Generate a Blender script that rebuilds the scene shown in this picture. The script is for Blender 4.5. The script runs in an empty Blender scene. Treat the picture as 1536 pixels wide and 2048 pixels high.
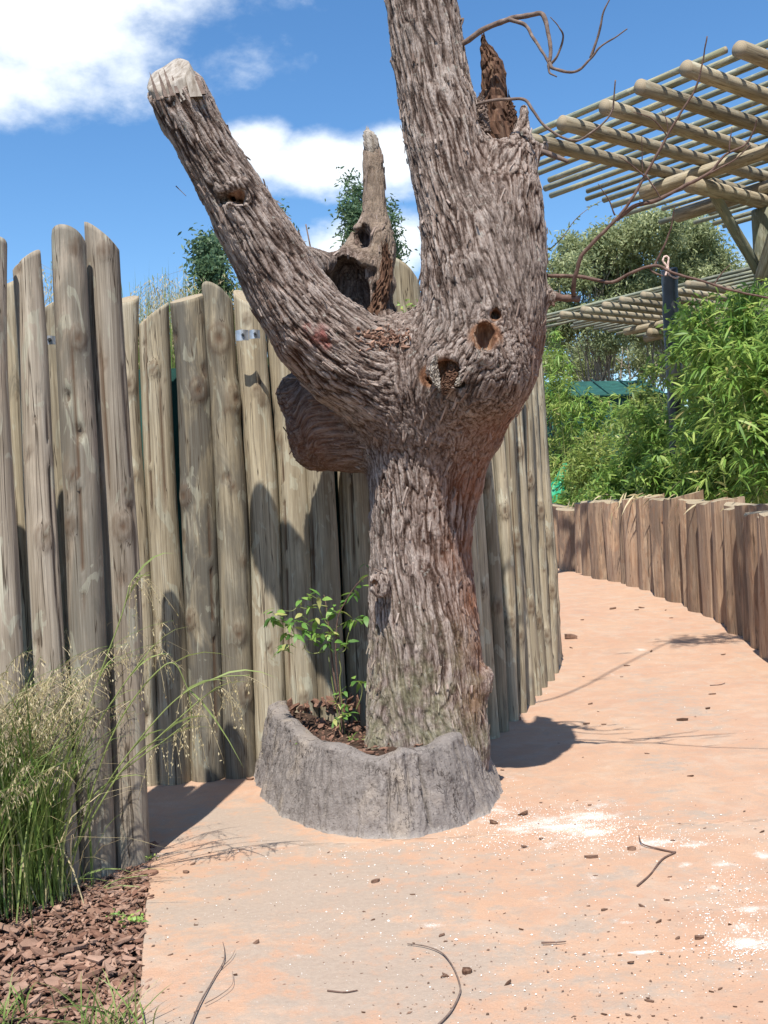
import bpy, math, random
import numpy as np
from mathutils import Vector, Matrix

random.seed(7)
rng = np.random.default_rng(7)
S = bpy.context.scene
COL = S.collection

# ------------------------------------------------------------------ camera
CAM_H, FPX, ROLL = 1.5, 2130.0, math.radians(3.2)
cs, sn = math.cos(ROLL), math.sin(ROLL)
cam_d = bpy.data.cameras.new('camera')
cam_d.sensor_fit = 'AUTO'
cam_d.sensor_width = 36.0
cam_d.lens = 36.0 * FPX / 2048.0
cam_d.clip_start = 0.05
cam_d.clip_end = 2000
cam = bpy.data.objects.new('camera', cam_d)
COL.objects.link(cam)
right = Vector((cs, 0, -sn))
up = Vector((sn, 0, cs))
back = Vector((0, -1, 0))
M = Matrix((right, up, back)).transposed().to_4x4()
M.translation = Vector((0, 0, CAM_H))
cam.matrix_world = M
S.camera = cam

# ------------------------------------------------------------------ world, sun, exposure
SUNV = Vector((0.095, 0.55, -1.0)).normalized()      # direction the light travels
sun_el = math.asin(-SUNV.z)
sun_az = math.atan2(-SUNV.x, -SUNV.y)
W = bpy.data.worlds.new('World')
S.world = W
W.use_nodes = True
S.view_settings.view_transform = 'Standard'
S.view_settings.look = 'None'
S.view_settings.gamma = 1
S.view_settings.use_curve_mapping = False
S.view_settings.exposure = 0.82


def ray(px, py):
    u = (px - 768.0) / FPX
    v = (1024.0 - py) / FPX
    return (u * cs + v * sn, 1.0, -u * sn + v * cs)


def at(px, py, D):
    r = ray(px, py)
    return np.array((r[0] * D, D, CAM_H + r[2] * D))


def gz(y):
    y = np.asarray(y, float)
    t = np.clip(y - 8.6, 0, 26)
    return 0.04 * (t - 0.9 * (1 - np.exp(-t / 0.9)))


def ground(px, py):
    r = ray(px, py)
    D = -CAM_H / r[2]
    for _ in range(30):
        D = 0.5 * D + 0.5 * (float(gz(D)) - CAM_H) / r[2]
    return np.array((r[0] * D, D, float(gz(D))))


def build_world():
    nt = W.node_tree
    nt.nodes.clear()
    L = nt.links.new
    out = nt.nodes.new('ShaderNodeOutputWorld')
    bg = nt.nodes.new('ShaderNodeBackground')
    bg.inputs['Strength'].default_value = 0.105
    sky = nt.nodes.new('ShaderNodeTexSky')
    sky.sky_type = 'NISHITA'
    sky.sun_disc = False
    sky.sun_elevation = sun_el
    sky.sun_rotation = sun_az
    sky.air_density = 1.0
    sky.dust_density = 0.3
    sky.ozone_density = 3.0
    hs = nt.nodes.new('ShaderNodeHueSaturation')
    hs.inputs['Saturation'].default_value = 1.22
    hs.inputs['Value'].default_value = 1.0
    L(sky.outputs[0], hs.inputs['Color'])
    tc = nt.nodes.new('ShaderNodeTexCoord')

    def math_(op, a, b=None, c=None, clamp=False):
        n = nt.nodes.new('ShaderNodeMath')
        n.operation = op
        n.use_clamp = clamp
        for i, v in enumerate((a, b, c)):
            if v is None:
                continue
            if isinstance(v, (int, float)):
                n.inputs[i].default_value = v
            else:
                L(v, n.inputs[i])
        return n.outputs[0]

    nz = nt.nodes.new('ShaderNodeTexNoise')
    nz.inputs['Scale'].default_value = 9
    nz.inputs['Detail'].default_value = 9
    nz.inputs['Roughness'].default_value = 0.58
    mp = nt.nodes.new('ShaderNodeMapping')
    mp.inputs['Scale'].default_value = (1, 1, 1.7)
    L(tc.outputs['Generated'], mp.inputs['Vector'])
    L(mp.outputs[0], nz.inputs['Vector'])
    nz2 = nt.nodes.new('ShaderNodeTexNoise')
    nz2.inputs['Scale'].default_value = 3.2
    nz2.inputs['Detail'].default_value = 6
    L(mp.outputs[0], nz2.inputs['Vector'])

    # (centre pixel direction, horizontal radius, vertical radius, gain)
    def cdir(px, py):
        r = Vector(ray(px, py)).normalized()
        return r
    blobs = [(cdir(20, -75), .245, .112, 1.0), (cdir(250, -30), .08, .045, .8), (cdir(-250, 120), .2, .06, .9),
             (cdir(640, 322), .110, .034, 1.0), (cdir(790, 305), .08, .036, .9), (cdir(520, 290), .05, .026, .9),
             (cdir(730, 505), .085, .036, 1.0), (cdir(1900, 480), .2, .05, .9),
             (Vector((-.75, .4, .35)).normalized(), .3, .09, 1.), (Vector((.8, -.3, .4)).normalized(), .35, .1, 1.),
             (Vector((-.5, -.8, .3)).normalized(), .3, .08, 1.), (Vector((.1, -.3, .9)).normalized(), .3, .2, .8)]
    total = None
    for d, sx, sz, g in blobs:
        s = nt.nodes.new('ShaderNodeVectorMath')
        s.operation = 'SUBTRACT'
        L(tc.outputs['Generated'], s.inputs[0])
        s.inputs[1].default_value = d
        m = nt.nodes.new('ShaderNodeVectorMath')
        m.operation = 'MULTIPLY'
        L(s.outputs[0], m.inputs[0])
        m.inputs[1].default_value = (1 / sx, 1 / sx, 1 / sz)
        ln = nt.nodes.new('ShaderNodeVectorMath')
        ln.operation = 'LENGTH'
        L(m.outputs[0], ln.inputs[0])
        v = math_('MULTIPLY', math_('SUBTRACT', 1.0, ln.outputs['Value'], clamp=False), g)
        total = v if total is None else math_('MAXIMUM', total, v)
    n = math_('SUBTRACT', nz.outputs['Fac'], 0.5)
    dens = math_('ADD', total, math_('MULTIPLY', n, 1.45))
    mr = nt.nodes.new('ShaderNodeMapRange')
    mr.interpolation_type = 'SMOOTHSTEP'
    mr.inputs['From Min'].default_value = 0.0
    mr.inputs['From Max'].default_value = 0.52
    L(dens, mr.inputs['Value'])
    cr = nt.nodes.new('ShaderNodeMix')
    cr.data_type = 'RGBA'
    cr.inputs['A'].default_value = (5.0, 5.6, 6.3, 1)
    cr.inputs['B'].default_value = (7.2, 7.4, 7.5, 1)
    L(math_('MULTIPLY', nz2.outputs['Fac'], 1.0, clamp=True), cr.inputs['Factor'])
    mx = nt.nodes.new('ShaderNodeMix')
    mx.data_type = 'RGBA'
    L(math_('MULTIPLY', mr.outputs[0], 0.96), mx.inputs['Factor'])
    L(hs.outputs[0], mx.inputs['A'])
    L(cr.outputs['Result'], mx.inputs['B'])
    L(mx.outputs['Result'], bg.inputs['Color'])
    L(bg.outputs[0], out.inputs['Surface'])


build_world()
sl = bpy.data.lights.new('sun', 'SUN')
sl.energy = 4.6
sl.angle = math.radians(0.53)
sl.color = (1.0, 0.94, 0.84)
sun = bpy.data.objects.new('sun', sl)
sun.rotation_euler = (-SUNV).to_track_quat('Z', 'Y').to_euler()
sun.location = (-3, -6, 20)
COL.objects.link(sun)


# ------------------------------------------------------------------ helpers
def perlin(p, seed=0):
    p = np.asarray(p, np.float64)
    pi = np.floor(p).astype(np.int64)
    f = p - pi
    u = f * f * f * (f * (f * 6 - 15) + 10)

    def g(ix, iy, iz, fx, fy, fz):
        h = (ix * 374761393 + iy * 668265263 + iz * 2147483647 + seed * 974634777) & 0xffffffff
        h = ((h ^ (h >> 13)) * 1274126177) & 0xffffffff
        h = (h ^ (h >> 16))
        a = (h & 1023) * (2 * math.pi / 1024)
        z = ((h >> 10) & 1023) / 511.5 - 1
        r = np.sqrt(np.maximum(0, 1 - z * z))
        return r * np.cos(a) * fx + r * np.sin(a) * fy + z * fz
    res = 0
    for dx in (0, 1):
        wx = u[:, 0] if dx else 1 - u[:, 0]
        for dy in (0, 1):
            wy = u[:, 1] if dy else 1 - u[:, 1]
            for dz in (0, 1):
                wz = u[:, 2] if dz else 1 - u[:, 2]
                res = res + wx * wy * wz * g(pi[:, 0] + dx, pi[:, 1] + dy, pi[:, 2] + dz,
                                             f[:, 0] - dx, f[:, 1] - dy, f[:, 2] - dz)
    return res * 1.5


def fbm(p, oct=4, seed=0):
    a, s, t = 1.0, 0, 0
    p = np.asarray(p, float)
    for i in range(oct):
        s = s + a * perlin(p, seed + i * 17)
        t += a
        a *= 0.5
        p = p * 2.03
    return s / t


def sstep(a, b, x):
    t = np.clip((x - a) / (b - a), 0, 1)
    return t * t * (3 - 2 * t)


def make_mesh(name, V, F, attrs=None, mats=(), midx=None, smooth=True):
    """F: array (n,3|4) or list of such arrays or a list of tuples"""
    me = bpy.data.meshes.new(name)
    V = np.asarray(V, np.float32)
    if isinstance(F, np.ndarray):
        F = [F]
    if len(F) and not isinstance(F[0], np.ndarray):
        me.from_pydata([tuple(map(float, v)) for v in V], [], [tuple(map(int, f)) for f in F])
    else:
        F = [f for f in F if len(f)]
        me.vertices.add(len(V))
        me.vertices.foreach_set('co', V.ravel())
        idx = np.concatenate([f.ravel() for f in F]).astype(np.int32)
        cnt = np.concatenate([np.full(len(f), f.shape[1], np.int32) for f in F])
        st = np.concatenate([[0], np.cumsum(cnt)[:-1]]).astype(np.int32)
        me.loops.add(len(idx))
        me.loops.foreach_set('vertex_index', idx)
        me.polygons.add(len(cnt))
        me.polygons.foreach_set('loop_start', st)
        me.polygons.foreach_set('loop_total', cnt)
        me.update(calc_edges=True)
        me.validate()
    for m in mats:
        me.materials.append(m)
    np_ = len(me.polygons)
    me.polygons.foreach_set('use_smooth', np.full(np_, bool(smooth)))
    if midx is not None:
        me.polygons.foreach_set('material_index', np.asarray(midx, np.int32))
    for k, a in (attrs or {}).items():
        at_ = me.attributes.new(k, 'FLOAT', 'POINT')
        at_.data.foreach_set('value', np.asarray(a, np.float32))
    me.update()
    return me


def link(name, me, parent=None, loc=(0, 0, 0), rot=None, scale=None):
    o = bpy.data.objects.new(name, me)
    COL.objects.link(o)
    o.location = [float(c) for c in loc]
    if rot is not None:
        o.rotation_euler = rot
    if scale is not None:
        o.scale = scale
    if parent is not None:
        o.parent = parent
    return o


def tag(o, label=None, cat=None, group=None, kind=None):
    if label:
        o['label'] = label
    if cat:
        o['category'] = cat
    if group:
        o['group'] = group
    if kind:
        o['kind'] = kind
    return o


def thing(name, loc, label, cat, group=None):
    o = bpy.data.objects.new(name, None)
    o.empty_display_size = 0.1
    o.location = [float(c) for c in loc]
    COL.objects.link(o)
    return tag(o, label, cat, group)


def grid_faces(nu, nv, wrap=False):
    """rows nv, columns nu; vertex index = row*nu + col"""
    c = np.arange(nu if wrap else nu - 1)
    r = np.arange(nv - 1)
    R, C = np.meshgrid(r, c, indexing='ij')
    C2 = (C + 1) % nu
    return np.stack([R * nu + C, R * nu + C2, (R + 1) * nu + C2, (R + 1) * nu + C], -1).reshape(-1, 4)


def catmull(P, n):
    P = np.asarray(P, float)
    if len(P) < 3:
        t = np.linspace(0, 1, n)[:, None]
        return P[0] * (1 - t) + P[-1] * t
    Q = np.vstack([2 * P[0] - P[1], P, 2 * P[-1] - P[-2]])
    out = []
    seg = len(P) - 1
    for k in np.linspace(0, seg, n):
        i = min(int(k), seg - 1)
        t = k - i
        a, b, c, d = Q[i], Q[i + 1], Q[i + 2], Q[i + 3]
        out.append(0.5 * ((2 * b) + (-a + c) * t + (2 * a - 5 * b + 4 * c - d) * t * t + (-a + 3 * b - 3 * c + d) * t ** 3))
    return np.array(out)


def tube_arrays(P, R, seg=8, cap=True):
    P = np.asarray(P, float)
    n = len(P)
    R = np.broadcast_to(np.asarray(R, float), (n,))
    T = np.gradient(P, axis=0)
    T /= np.linalg.norm(T, axis=1)[:, None] + 1e-9
    ref = np.array((0, 0, 1.0)) if abs(T[0][2]) < 0.9 else np.array((1.0, 0, 0))
    e = np.cross(T[0], ref)
    e /= np.linalg.norm(e)
    V = []
    for i in range(n):
        e = e - T[i] * e.dot(T[i])
        e /= np.linalg.norm(e) + 1e-9
        b = np.cross(T[i], e)
        a = np.arange(seg) * 2 * math.pi / seg
        V.append(P[i] + R[i] * (np.cos(a)[:, None] * e + np.sin(a)[:, None] * b))
    V = np.vstack(V)
    F = [grid_faces(seg, n, True)]
    if cap:
        F.append(np.arange(seg)[::-1].reshape(1, -1))
        F.append((np.arange(seg) + (n - 1) * seg).reshape(1, -1))
    return V, F


class Batch:
    def __init__(self):
        self.V, self.F, self.A, self.n = [], [], [], 0

    def add(self, V, F, tone=0.5):
        self.V.append(np.asarray(V, float))
        for f in (F if isinstance(F, list) else [F]):
            self.F.append(np.asarray(f) + self.n)
        self.A.append(np.broadcast_to(np.asarray(tone, float), (len(V),)))
        self.n += len(V)

    def tube(self, P, R, seg=6, tone=0.5):
        V, F = tube_arrays(P, R, seg)
        self.add(V, F, tone)

    def mesh(self, name, mats, origin=(0, 0, 0), smooth=True):
        V = np.vstack(self.V) - np.asarray(origin, float)
        return make_mesh(name, V, self.F, {'tone': np.concatenate(self.A)}, mats, smooth=smooth)


def unit(v):
    return v / (np.linalg.norm(v, axis=-1, keepdims=True) + 1e-9)


def leaf_arrays(P, D, Nn, L, Wd, droop=0.15, rows=(0, .35, .7, 1), prof=(.12, 1, .7, .0)):
    """vectorised strip leaves: base P, direction D, normal Nn, length L, width Wd"""
    n = len(P)
    D = unit(D)
    side = unit(np.cross(D, Nn))
    Nn = np.cross(side, D)
    L = np.broadcast_to(L, (n,))[:, None]
    Wd = np.broadcast_to(Wd, (n,))[:, None]
    droop = np.broadcast_to(droop, (n,))[:, None]
    vs = []
    down = np.array((0, 0, -1.0))
    for t, w in zip(rows, prof):
        c = P + D * L * t + down * droop * L * t * t
        vs.append(c - side * Wd * .5 * w + Nn * Wd * .12 * w)
        vs.append(c + side * Wd * .5 * w + Nn * Wd * .12 * w)
    V = np.stack(vs, 1)
    k = len(rows) * 2
    base = (np.arange(n) * k)[:, None]
    F = []
    for r in range(len(rows) - 1):
        if prof[r + 1] == 0:
            q = np.array([2 * r, 2 * r + 1, 2 * r + 2])
        else:
            q = np.array([2 * r, 2 * r + 1, 2 * r + 3, 2 * r + 2])
        F.append(base + q)
    return V.reshape(-1, 3), F, k


def rand_dirs(n, zmin=-1, zmax=1):
    z = rng.uniform(zmin, zmax, n)
    a = rng.uniform(0, 2 * math.pi, n)
    r = np.sqrt(np.maximum(0, 1 - z * z))
    return np.stack([r * np.cos(a), r * np.sin(a), z], 1)


# ------------------------------------------------------------------ materials
class NT:
    def __init__(self, name):
        self.m = bpy.data.materials.new(name)
        self.m.use_nodes = True
        self.nt = self.m.node_tree
        self.nt.nodes.clear()
        self.out = self.nt.nodes.new('ShaderNodeOutputMaterial')
        self.bs = self.nt.nodes.new('ShaderNodeBsdfPrincipled')
        self.nt.links.new(self.bs.outputs[0], self.out.inputs[0])
        self.tc = self.nt.nodes.new('ShaderNodeTexCoord')

    def set(self, node, key, v):
        if isinstance(v, bpy.types.NodeSocket):
            self.nt.links.new(v, node.inputs[key])
        elif v is not None:
            if isinstance(v, tuple) and len(v) == 3 and node.inputs[key].type == 'RGBA':
                v = (*v, 1)
            node.inputs[key].default_value = v

    def map(self, scale=(1, 1, 1), coord='Object', vec=None):
        n = self.nt.nodes.new('ShaderNodeMapping')
        n.inputs['Scale'].default_value = scale if isinstance(scale, tuple) else (scale,) * 3
        self.nt.links.new(vec if vec is not None else self.tc.outputs[coord], n.inputs['Vector'])
        return n.outputs[0]

    def noise(self, scale=5, detail=4, rough=.5, vec=None, dist=0):
        n = self.nt.nodes.new('ShaderNodeTexNoise')
        n.inputs['Scale'].default_value = scale
        n.inputs['Detail'].default_value = detail
        n.inputs['Roughness'].default_value = rough
        n.inputs['Distortion'].default_value = dist
        self.nt.links.new(vec if vec is not None else self.tc.outputs['Object'], n.inputs['Vector'])
        return n.outputs['Fac']

    def voro(self, scale=5, vec=None, feature='F1', out='Distance'):
        n = self.nt.nodes.new('ShaderNodeTexVoronoi')
        n.feature = feature
        n.inputs['Scale'].default_value = scale
        self.nt.links.new(vec if vec is not None else self.tc.outputs['Object'], n.inputs['Vector'])
        return n.outputs[out]

    def ramp(self, fac, stops, interp='LINEAR'):
        n = self.nt.nodes.new('ShaderNodeValToRGB')
        n.color_ramp.interpolation = interp
        e = n.color_ramp.elements
        while len(e) < len(stops):
            e.new(0.5)
        for el, (p, c) in zip(e, stops):
            el.position = p
            el.color = (*c, 1) if len(c) == 3 else c
        self.nt.links.new(fac, n.inputs[0])
        return n.outputs[0]

    def rng(self, v, a, b, c=0., d=1., smooth=False):
        n = self.nt.nodes.new('ShaderNodeMapRange')
        if smooth:
            n.interpolation_type = 'SMOOTHSTEP'
        self.set(n, 'Value', v)
        for k, x in zip(('From Min', 'From Max', 'To Min', 'To Max'), (a, b, c, d)):
            n.inputs[k].default_value = x
        return n.outputs[0]

    def mix(self, f, a, b, mode='MIX'):
        n = self.nt.nodes.new('ShaderNodeMix')
        n.data_type = 'RGBA'
        n.blend_type = mode
        self.set(n, 'Factor', f)
        for k, v in (('A', a), ('B', b)):
            s = [i for i in n.inputs if i.name == k and i.type == 'RGBA'][0]
            if isinstance(v, bpy.types.NodeSocket):
                self.nt.links.new(v, s)
            else:
                s.default_value = (*v, 1) if len(v) == 3 else v
        return [o for o in n.outputs if o.type == 'RGBA'][0]

    def math(self, op, a, b=None, clamp=False):
        n = self.nt.nodes.new('ShaderNodeMath')
        n.operation = op
        n.use_clamp = clamp
        self.set(n, 0, a)
        self.set(n, 1, b)
        return n.outputs[0]

    def attr(self, name):
        n = self.nt.nodes.new('ShaderNodeAttribute')
        n.attribute_name = name
        return n.outputs['Fac']

    def rand(self):
        return self.nt.nodes.new('ShaderNodeObjectInfo').outputs['Random']

    def bump(self, h, strength=.3, dist=.01):
        n = self.nt.nodes.new('ShaderNodeBump')
        n.inputs['Strength'].default_value = strength
        n.inputs['Distance'].default_value = dist
        self.nt.links.new(h, n.inputs['Height'])
        self.nt.links.new(n.outputs[0], self.bs.inputs['Normal'])

    def done(self, color, rough=.85, spec=.25):
        self.set(self.bs, 'Base Color', color)
        self.set(self.bs, 'Roughness', rough)
        self.bs.inputs['Specular IOR Level'].default_value = spec
        return self.m


def mat_pole(name, c0, c1, c2, dark, pale_amt=.5, pale_c=(.45, .45, .36)):
    n = NT(name)
    off = n.nt.nodes.new('ShaderNodeVectorMath')
    off.operation = 'ADD'
    n.nt.links.new(n.tc.outputs['Object'], off.inputs[0])
    cmb = n.nt.nodes.new('ShaderNodeCombineXYZ')
    rd = n.rand()
    n.nt.links.new(n.math('MULTIPLY', rd, 37.0), cmb.inputs[2])
    n.nt.links.new(cmb.outputs[0], off.inputs[1])
    v = off.outputs[0]
    g1 = n.noise(1, 6, .62, n.map((12, 12, 1.0), vec=v), .8)
    g2 = n.noise(1, 5, .68, n.map((105, 105, 2.0), vec=v), .25)
    ck = n.noise(1, 3, .5, n.map((20, 20, .42), vec=v), .35)
    ckm = n.rng(n.math('ABSOLUTE', n.math('SUBTRACT', ck, .47)), .003, .009, .85, 0)
    pt = n.noise(1, 5, .6, n.map((7, 7, 2.2), vec=v), .8)
    c = n.ramp(g1, [(.28, c0), (.48, c1), (.72, c2)])
    grey = n.attr('grey')
    gm = n.math('MULTIPLY', n.rng(pt, .34, .56, 0, 1, True), grey)
    c = n.mix(gm, c, n.mix(g2, dark, (.21, .195, .165)))
    pale = n.noise(1, 4, .5, n.map((12, 12, 4), vec=v), 1.2)
    c = n.mix(n.rng(pale, .585, .615, 0, pale_amt), c, pale_c)
    dk = n.noise(1, 5, .65, n.map((16, 16, 2.2), vec=v), 1.0)
    c = n.mix(n.rng(dk, .60, .68, 0, .55), c, dark)
    c = n.mix(n.rng(g2, .30, .60, .6, 0), c, (.10, .075, .05), 'MIX')
    hsv = n.nt.nodes.new('ShaderNodeHueSaturation')
    n.set(hsv, 'Value', n.rng(rd, 0, 1, .74, 1.2))
    n.set(hsv, 'Color', c)
    c = n.mix(n.attr('knot'), hsv.outputs[0], (.085, .048, .028))
    c = n.mix(ckm, c, (.045, .032, .022))
    n.bump(n.math('ADD', n.math('MULTIPLY', g2, .6), n.math('MULTIPLY', pt, .6)), .5, .008)
    return n.done(c, .8, .2)


def mat_endgrain():
    n = NT('cut_end_grain')
    w = n.nt.nodes.new('ShaderNodeTexWave')
    w.wave_type = 'RINGS'
    w.rings_direction = 'Z'
    w.inputs['Scale'].default_value = 14
    w.inputs['Distortion'].default_value = 2.2
    n.nt.links.new(n.tc.outputs['Object'], w.inputs['Vector'])
    c = n.mix(n.rng(w.outputs['Fac'], 0, 1, 0, .6), (.31, .255, .18), (.21, .165, .11))
    c = n.mix(n.rng(n.noise(14, 4), .4, .7, 0, .6), c, (.28, .24, .18))
    return n.done(c, .85, .15)


def mat_bark():
    n = NT('rough_bark')
    h = n.attr('bark')
    big = n.noise(2.2, 4, .55)
    mid = n.noise(11, 5, .6)
    an = n.nt.nodes.new('ShaderNodeAttribute')
    an.attribute_name = 'bco'
    strk = n.noise(1, 5, .7, n.map((85, 85, 13), vec=an.outputs['Vector']), .4)
    strk2 = n.noise(1, 4, .7, n.map((190, 190, 60), vec=an.outputs['Vector']), .3)
    fin = n.math('ADD', n.math('MULTIPLY', strk, .6), n.math('MULTIPLY', n.noise(75, 4, .65), .4))
    c = n.ramp(h, [(0.06, (.034, .019, .014)), (.32, (.125, .086, .070)), (.54, (.27, .21, .182)), (.86, (.43, .365, .33))])
    c = n.mix(n.rng(big, .42, .66, 0, .45), c, (.20, .168, .150))
    c = n.mix(n.rng(fin, .50, .70, 0, .6), c, (.40, .345, .315))
    fs = n.noise(1, 4, .6, n.map((30, 30, 3.6), vec=an.outputs['Vector']), .5)
    c = n.mix(n.rng(n.math('ABSOLUTE', n.math('SUBTRACT', fs, .5)), .006, .028, .6, 0), c, (.042, .027, .021))
    lich = n.math('MULTIPLY', n.rng(n.noise(34, 3, .6), .60, .66), n.rng(mid, .44, .62))
    c = n.mix(n.math('MULTIPLY', lich, .6), c, (.37, .37, .33))
    green = n.math('MULTIPLY', n.attr('moss'), n.rng(mid, .38, .62, 0, .8))
    c = n.mix(green, c, (.20, .195, .12))
    red = n.math('MULTIPLY', n.attr('red'), n.rng(mid, .25, .62, .35, 1.0))  # mask also carries the painted shade tone of the trunk's right side
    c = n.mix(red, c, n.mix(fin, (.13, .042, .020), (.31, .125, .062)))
    c = n.mix(n.attr('paint'), c, (.27, .035, .03))
    wd = n.ramp(n.noise(1, 5, .6, n.map((40, 40, 6))), [(.3, (.10, .04, .022)), (.55, (.28, .15, .09)), (.75, (.44, .34, .26))])
    c = n.mix(n.math('MULTIPLY', n.attr('pale'), n.rng(mid, .3, .6, .4, 1)), c, (.34, .265, .205))
    c = n.mix(n.attr('wood'), c, wd)
    c = n.mix(n.rng(strk, .30, .44, .42, 0), c, (.055, .036, .028))
    n.bump(n.math('ADD', n.math('MULTIPLY', strk2, .5), strk), .9, .016)
    return n.done(c, .95, .12)


def mat_simple(name, stops, scale=6, mapping=None, detail=5, rough=.85, bump=.3, bscale=None, bdist=.01, spec=.2, tone=None):
    n = NT(name)
    v = n.map(mapping) if mapping else None
    f = n.noise(scale, detail, .6, v)
    c = n.ramp(f, stops)
    if tone:
        t = n.attr('tone')
        c = n.mix(n.rng(t, 0, 1, 0, 1), c, n.mix(f, tone[0], tone[1]))
    b = n.noise(bscale or scale * 5, 5, .6, v)
    if bump:
        n.bump(b, bump, bdist)
    return n.done(c, rough, spec)


def mat_leaf(name, dark, light, trans=.35, hi=(.2, .3, .05), rough=.5, spec=.4):
    n = NT(name)
    t = n.attr('tone')
    c = n.ramp(t, [(0, dark), (.55, light), (.92, hi), (.97, (.42, .36, .16))])
    n.set(n.bs, 'Base Color', c)
    n.bs.inputs['Roughness'].default_value = rough
    n.bs.inputs['Specular IOR Level'].default_value = spec
    tr = n.nt.nodes.new('ShaderNodeBsdfTranslucent')
    n.nt.links.new(n.mix(.5, c, hi), tr.inputs[0])
    ms = n.nt.nodes.new('ShaderNodeMixShader')
    ms.inputs[0].default_value = trans
    n.nt.links.new(n.bs.outputs[0], ms.inputs[1])
    n.nt.links.new(tr.outputs[0], ms.inputs[2])
    n.nt.links.new(ms.outputs[0], n.out.inputs[0])
    return n.m


def mat_path():
    n = NT('terracotta_concrete')
    big = n.noise(1.1, 5, .6)
    mid = n.noise(5.5, 6, .62)
    fin = n.noise(45, 5, .65)
    grit = n.noise(160, 3, .6)
    st = n.noise(1, 5, .6, n.map((3.2, 9, 1)), .5)
    c = n.mix(n.rng(big, .3, .7), (.42, .275, .188), (.385, .228, .157))
    c = n.mix(n.rng(mid, .45, .75, 0, .5), c, (.50, .35, .25))
    c = n.mix(n.rng(grit, .42, .66, 0, .55), c, (.33, .215, .15))
    c = n.mix(n.rng(n.noise(20, 5, .7), .50, .70, 0, .5), c, (.35, .25, .19))
    c = n.mix(n.rng(n.noise(7, 7, .75, None, .6), .50, .66, 0, .6), c, (.29, .23, .185))
    c = n.mix(n.rng(n.noise(3.1, 8, .72, None, .8), .50, .64, 0, .45), c, (.40, .325, .26))
    c = n.mix(n.rng(n.noise(62, 4, .7), .60, .70, 0, .5), c, (.27, .19, .14))
    d = n.math('ADD', n.math('MULTIPLY', n.attr('dirt_shade'), .70), n.math('MULTIPLY', n.math('SUBTRACT', st, .5), .95))
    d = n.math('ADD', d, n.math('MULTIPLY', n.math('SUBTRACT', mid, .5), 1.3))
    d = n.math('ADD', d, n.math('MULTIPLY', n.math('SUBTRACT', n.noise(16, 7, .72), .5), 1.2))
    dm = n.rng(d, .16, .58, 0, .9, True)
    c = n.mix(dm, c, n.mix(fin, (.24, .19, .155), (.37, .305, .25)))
    l = n.math('ADD', n.attr('lime'), n.math('ADD', n.math('MULTIPLY', n.math('SUBTRACT', grit, .5), 2.0), n.math('ADD', n.math('MULTIPLY', n.math('SUBTRACT', st, .5), 2.2), n.math('MULTIPLY', n.math('SUBTRACT', n.noise(14, 6, .7), .5), 2.2))))
    c = n.mix(n.rng(l, .45, 1.4, 0, .9), c, (.60, .575, .545))
    sp = n.math('MULTIPLY', n.rng(n.noise(120, 2, .5), .70, .74), n.rng(mid, .44, .6))
    c = n.mix(n.math('MULTIPLY', sp, .8), c, (.62, .60, .57))
    n.bump(n.math('ADD', n.math('MULTIPLY', fin, .7), n.math('ADD', n.math('MULTIPLY', mid, 1.5), n.math('MULTIPLY', grit, .4))), .35, .012)
    return n.done(c, .9, .15)


def mat_cement():
    n = NT('grey_cement')
    a = n.noise(4, 5, .6)
    b = n.noise(26, 6, .65)
    c = n.ramp(a, [(.3, (.155, .138, .130)), (.55, (.205, .182, .170)), (.72, (.27, .23, .195))])
    c = n.mix(n.rng(n.noise(1, 4, .6, n.map((5, 5, 1.6)), .7), .6, .72, 0, .5), c, (.33, .27, .20))
    c = n.mix(n.rng(b, .28, .46, .7, 0), c, (.085, .072, .066))
    c = n.mix(n.rng(n.noise(60, 4, .6), .56, .7, 0, .4), c, (.33, .30, .28))
    ck = n.noise(1, 5, .6, n.map((11, 11, 2.6)), .6)
    ckm = n.math('MULTIPLY', n.rng(n.math('ABSOLUTE', n.math('SUBTRACT', ck, .5)), .003, .012, .9, 0), n.rng(n.noise(3, 3), .45, .55))
    c = n.mix(ckm, c, (.045, .036, .032))
    c = n.mix(n.rng(n.noise(95, 2, .5), .655, .69, 0, .85), c, (.05, .042, .038))
    c = n.mix(n.attr('dust'), c, (.52, .48, .44))
    n.bump(n.math('ADD', b, n.math('MULTIPLY', n.noise(110, 4, .6), .5)), .8, .016)
    return n.done(c, .92, .12)


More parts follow.
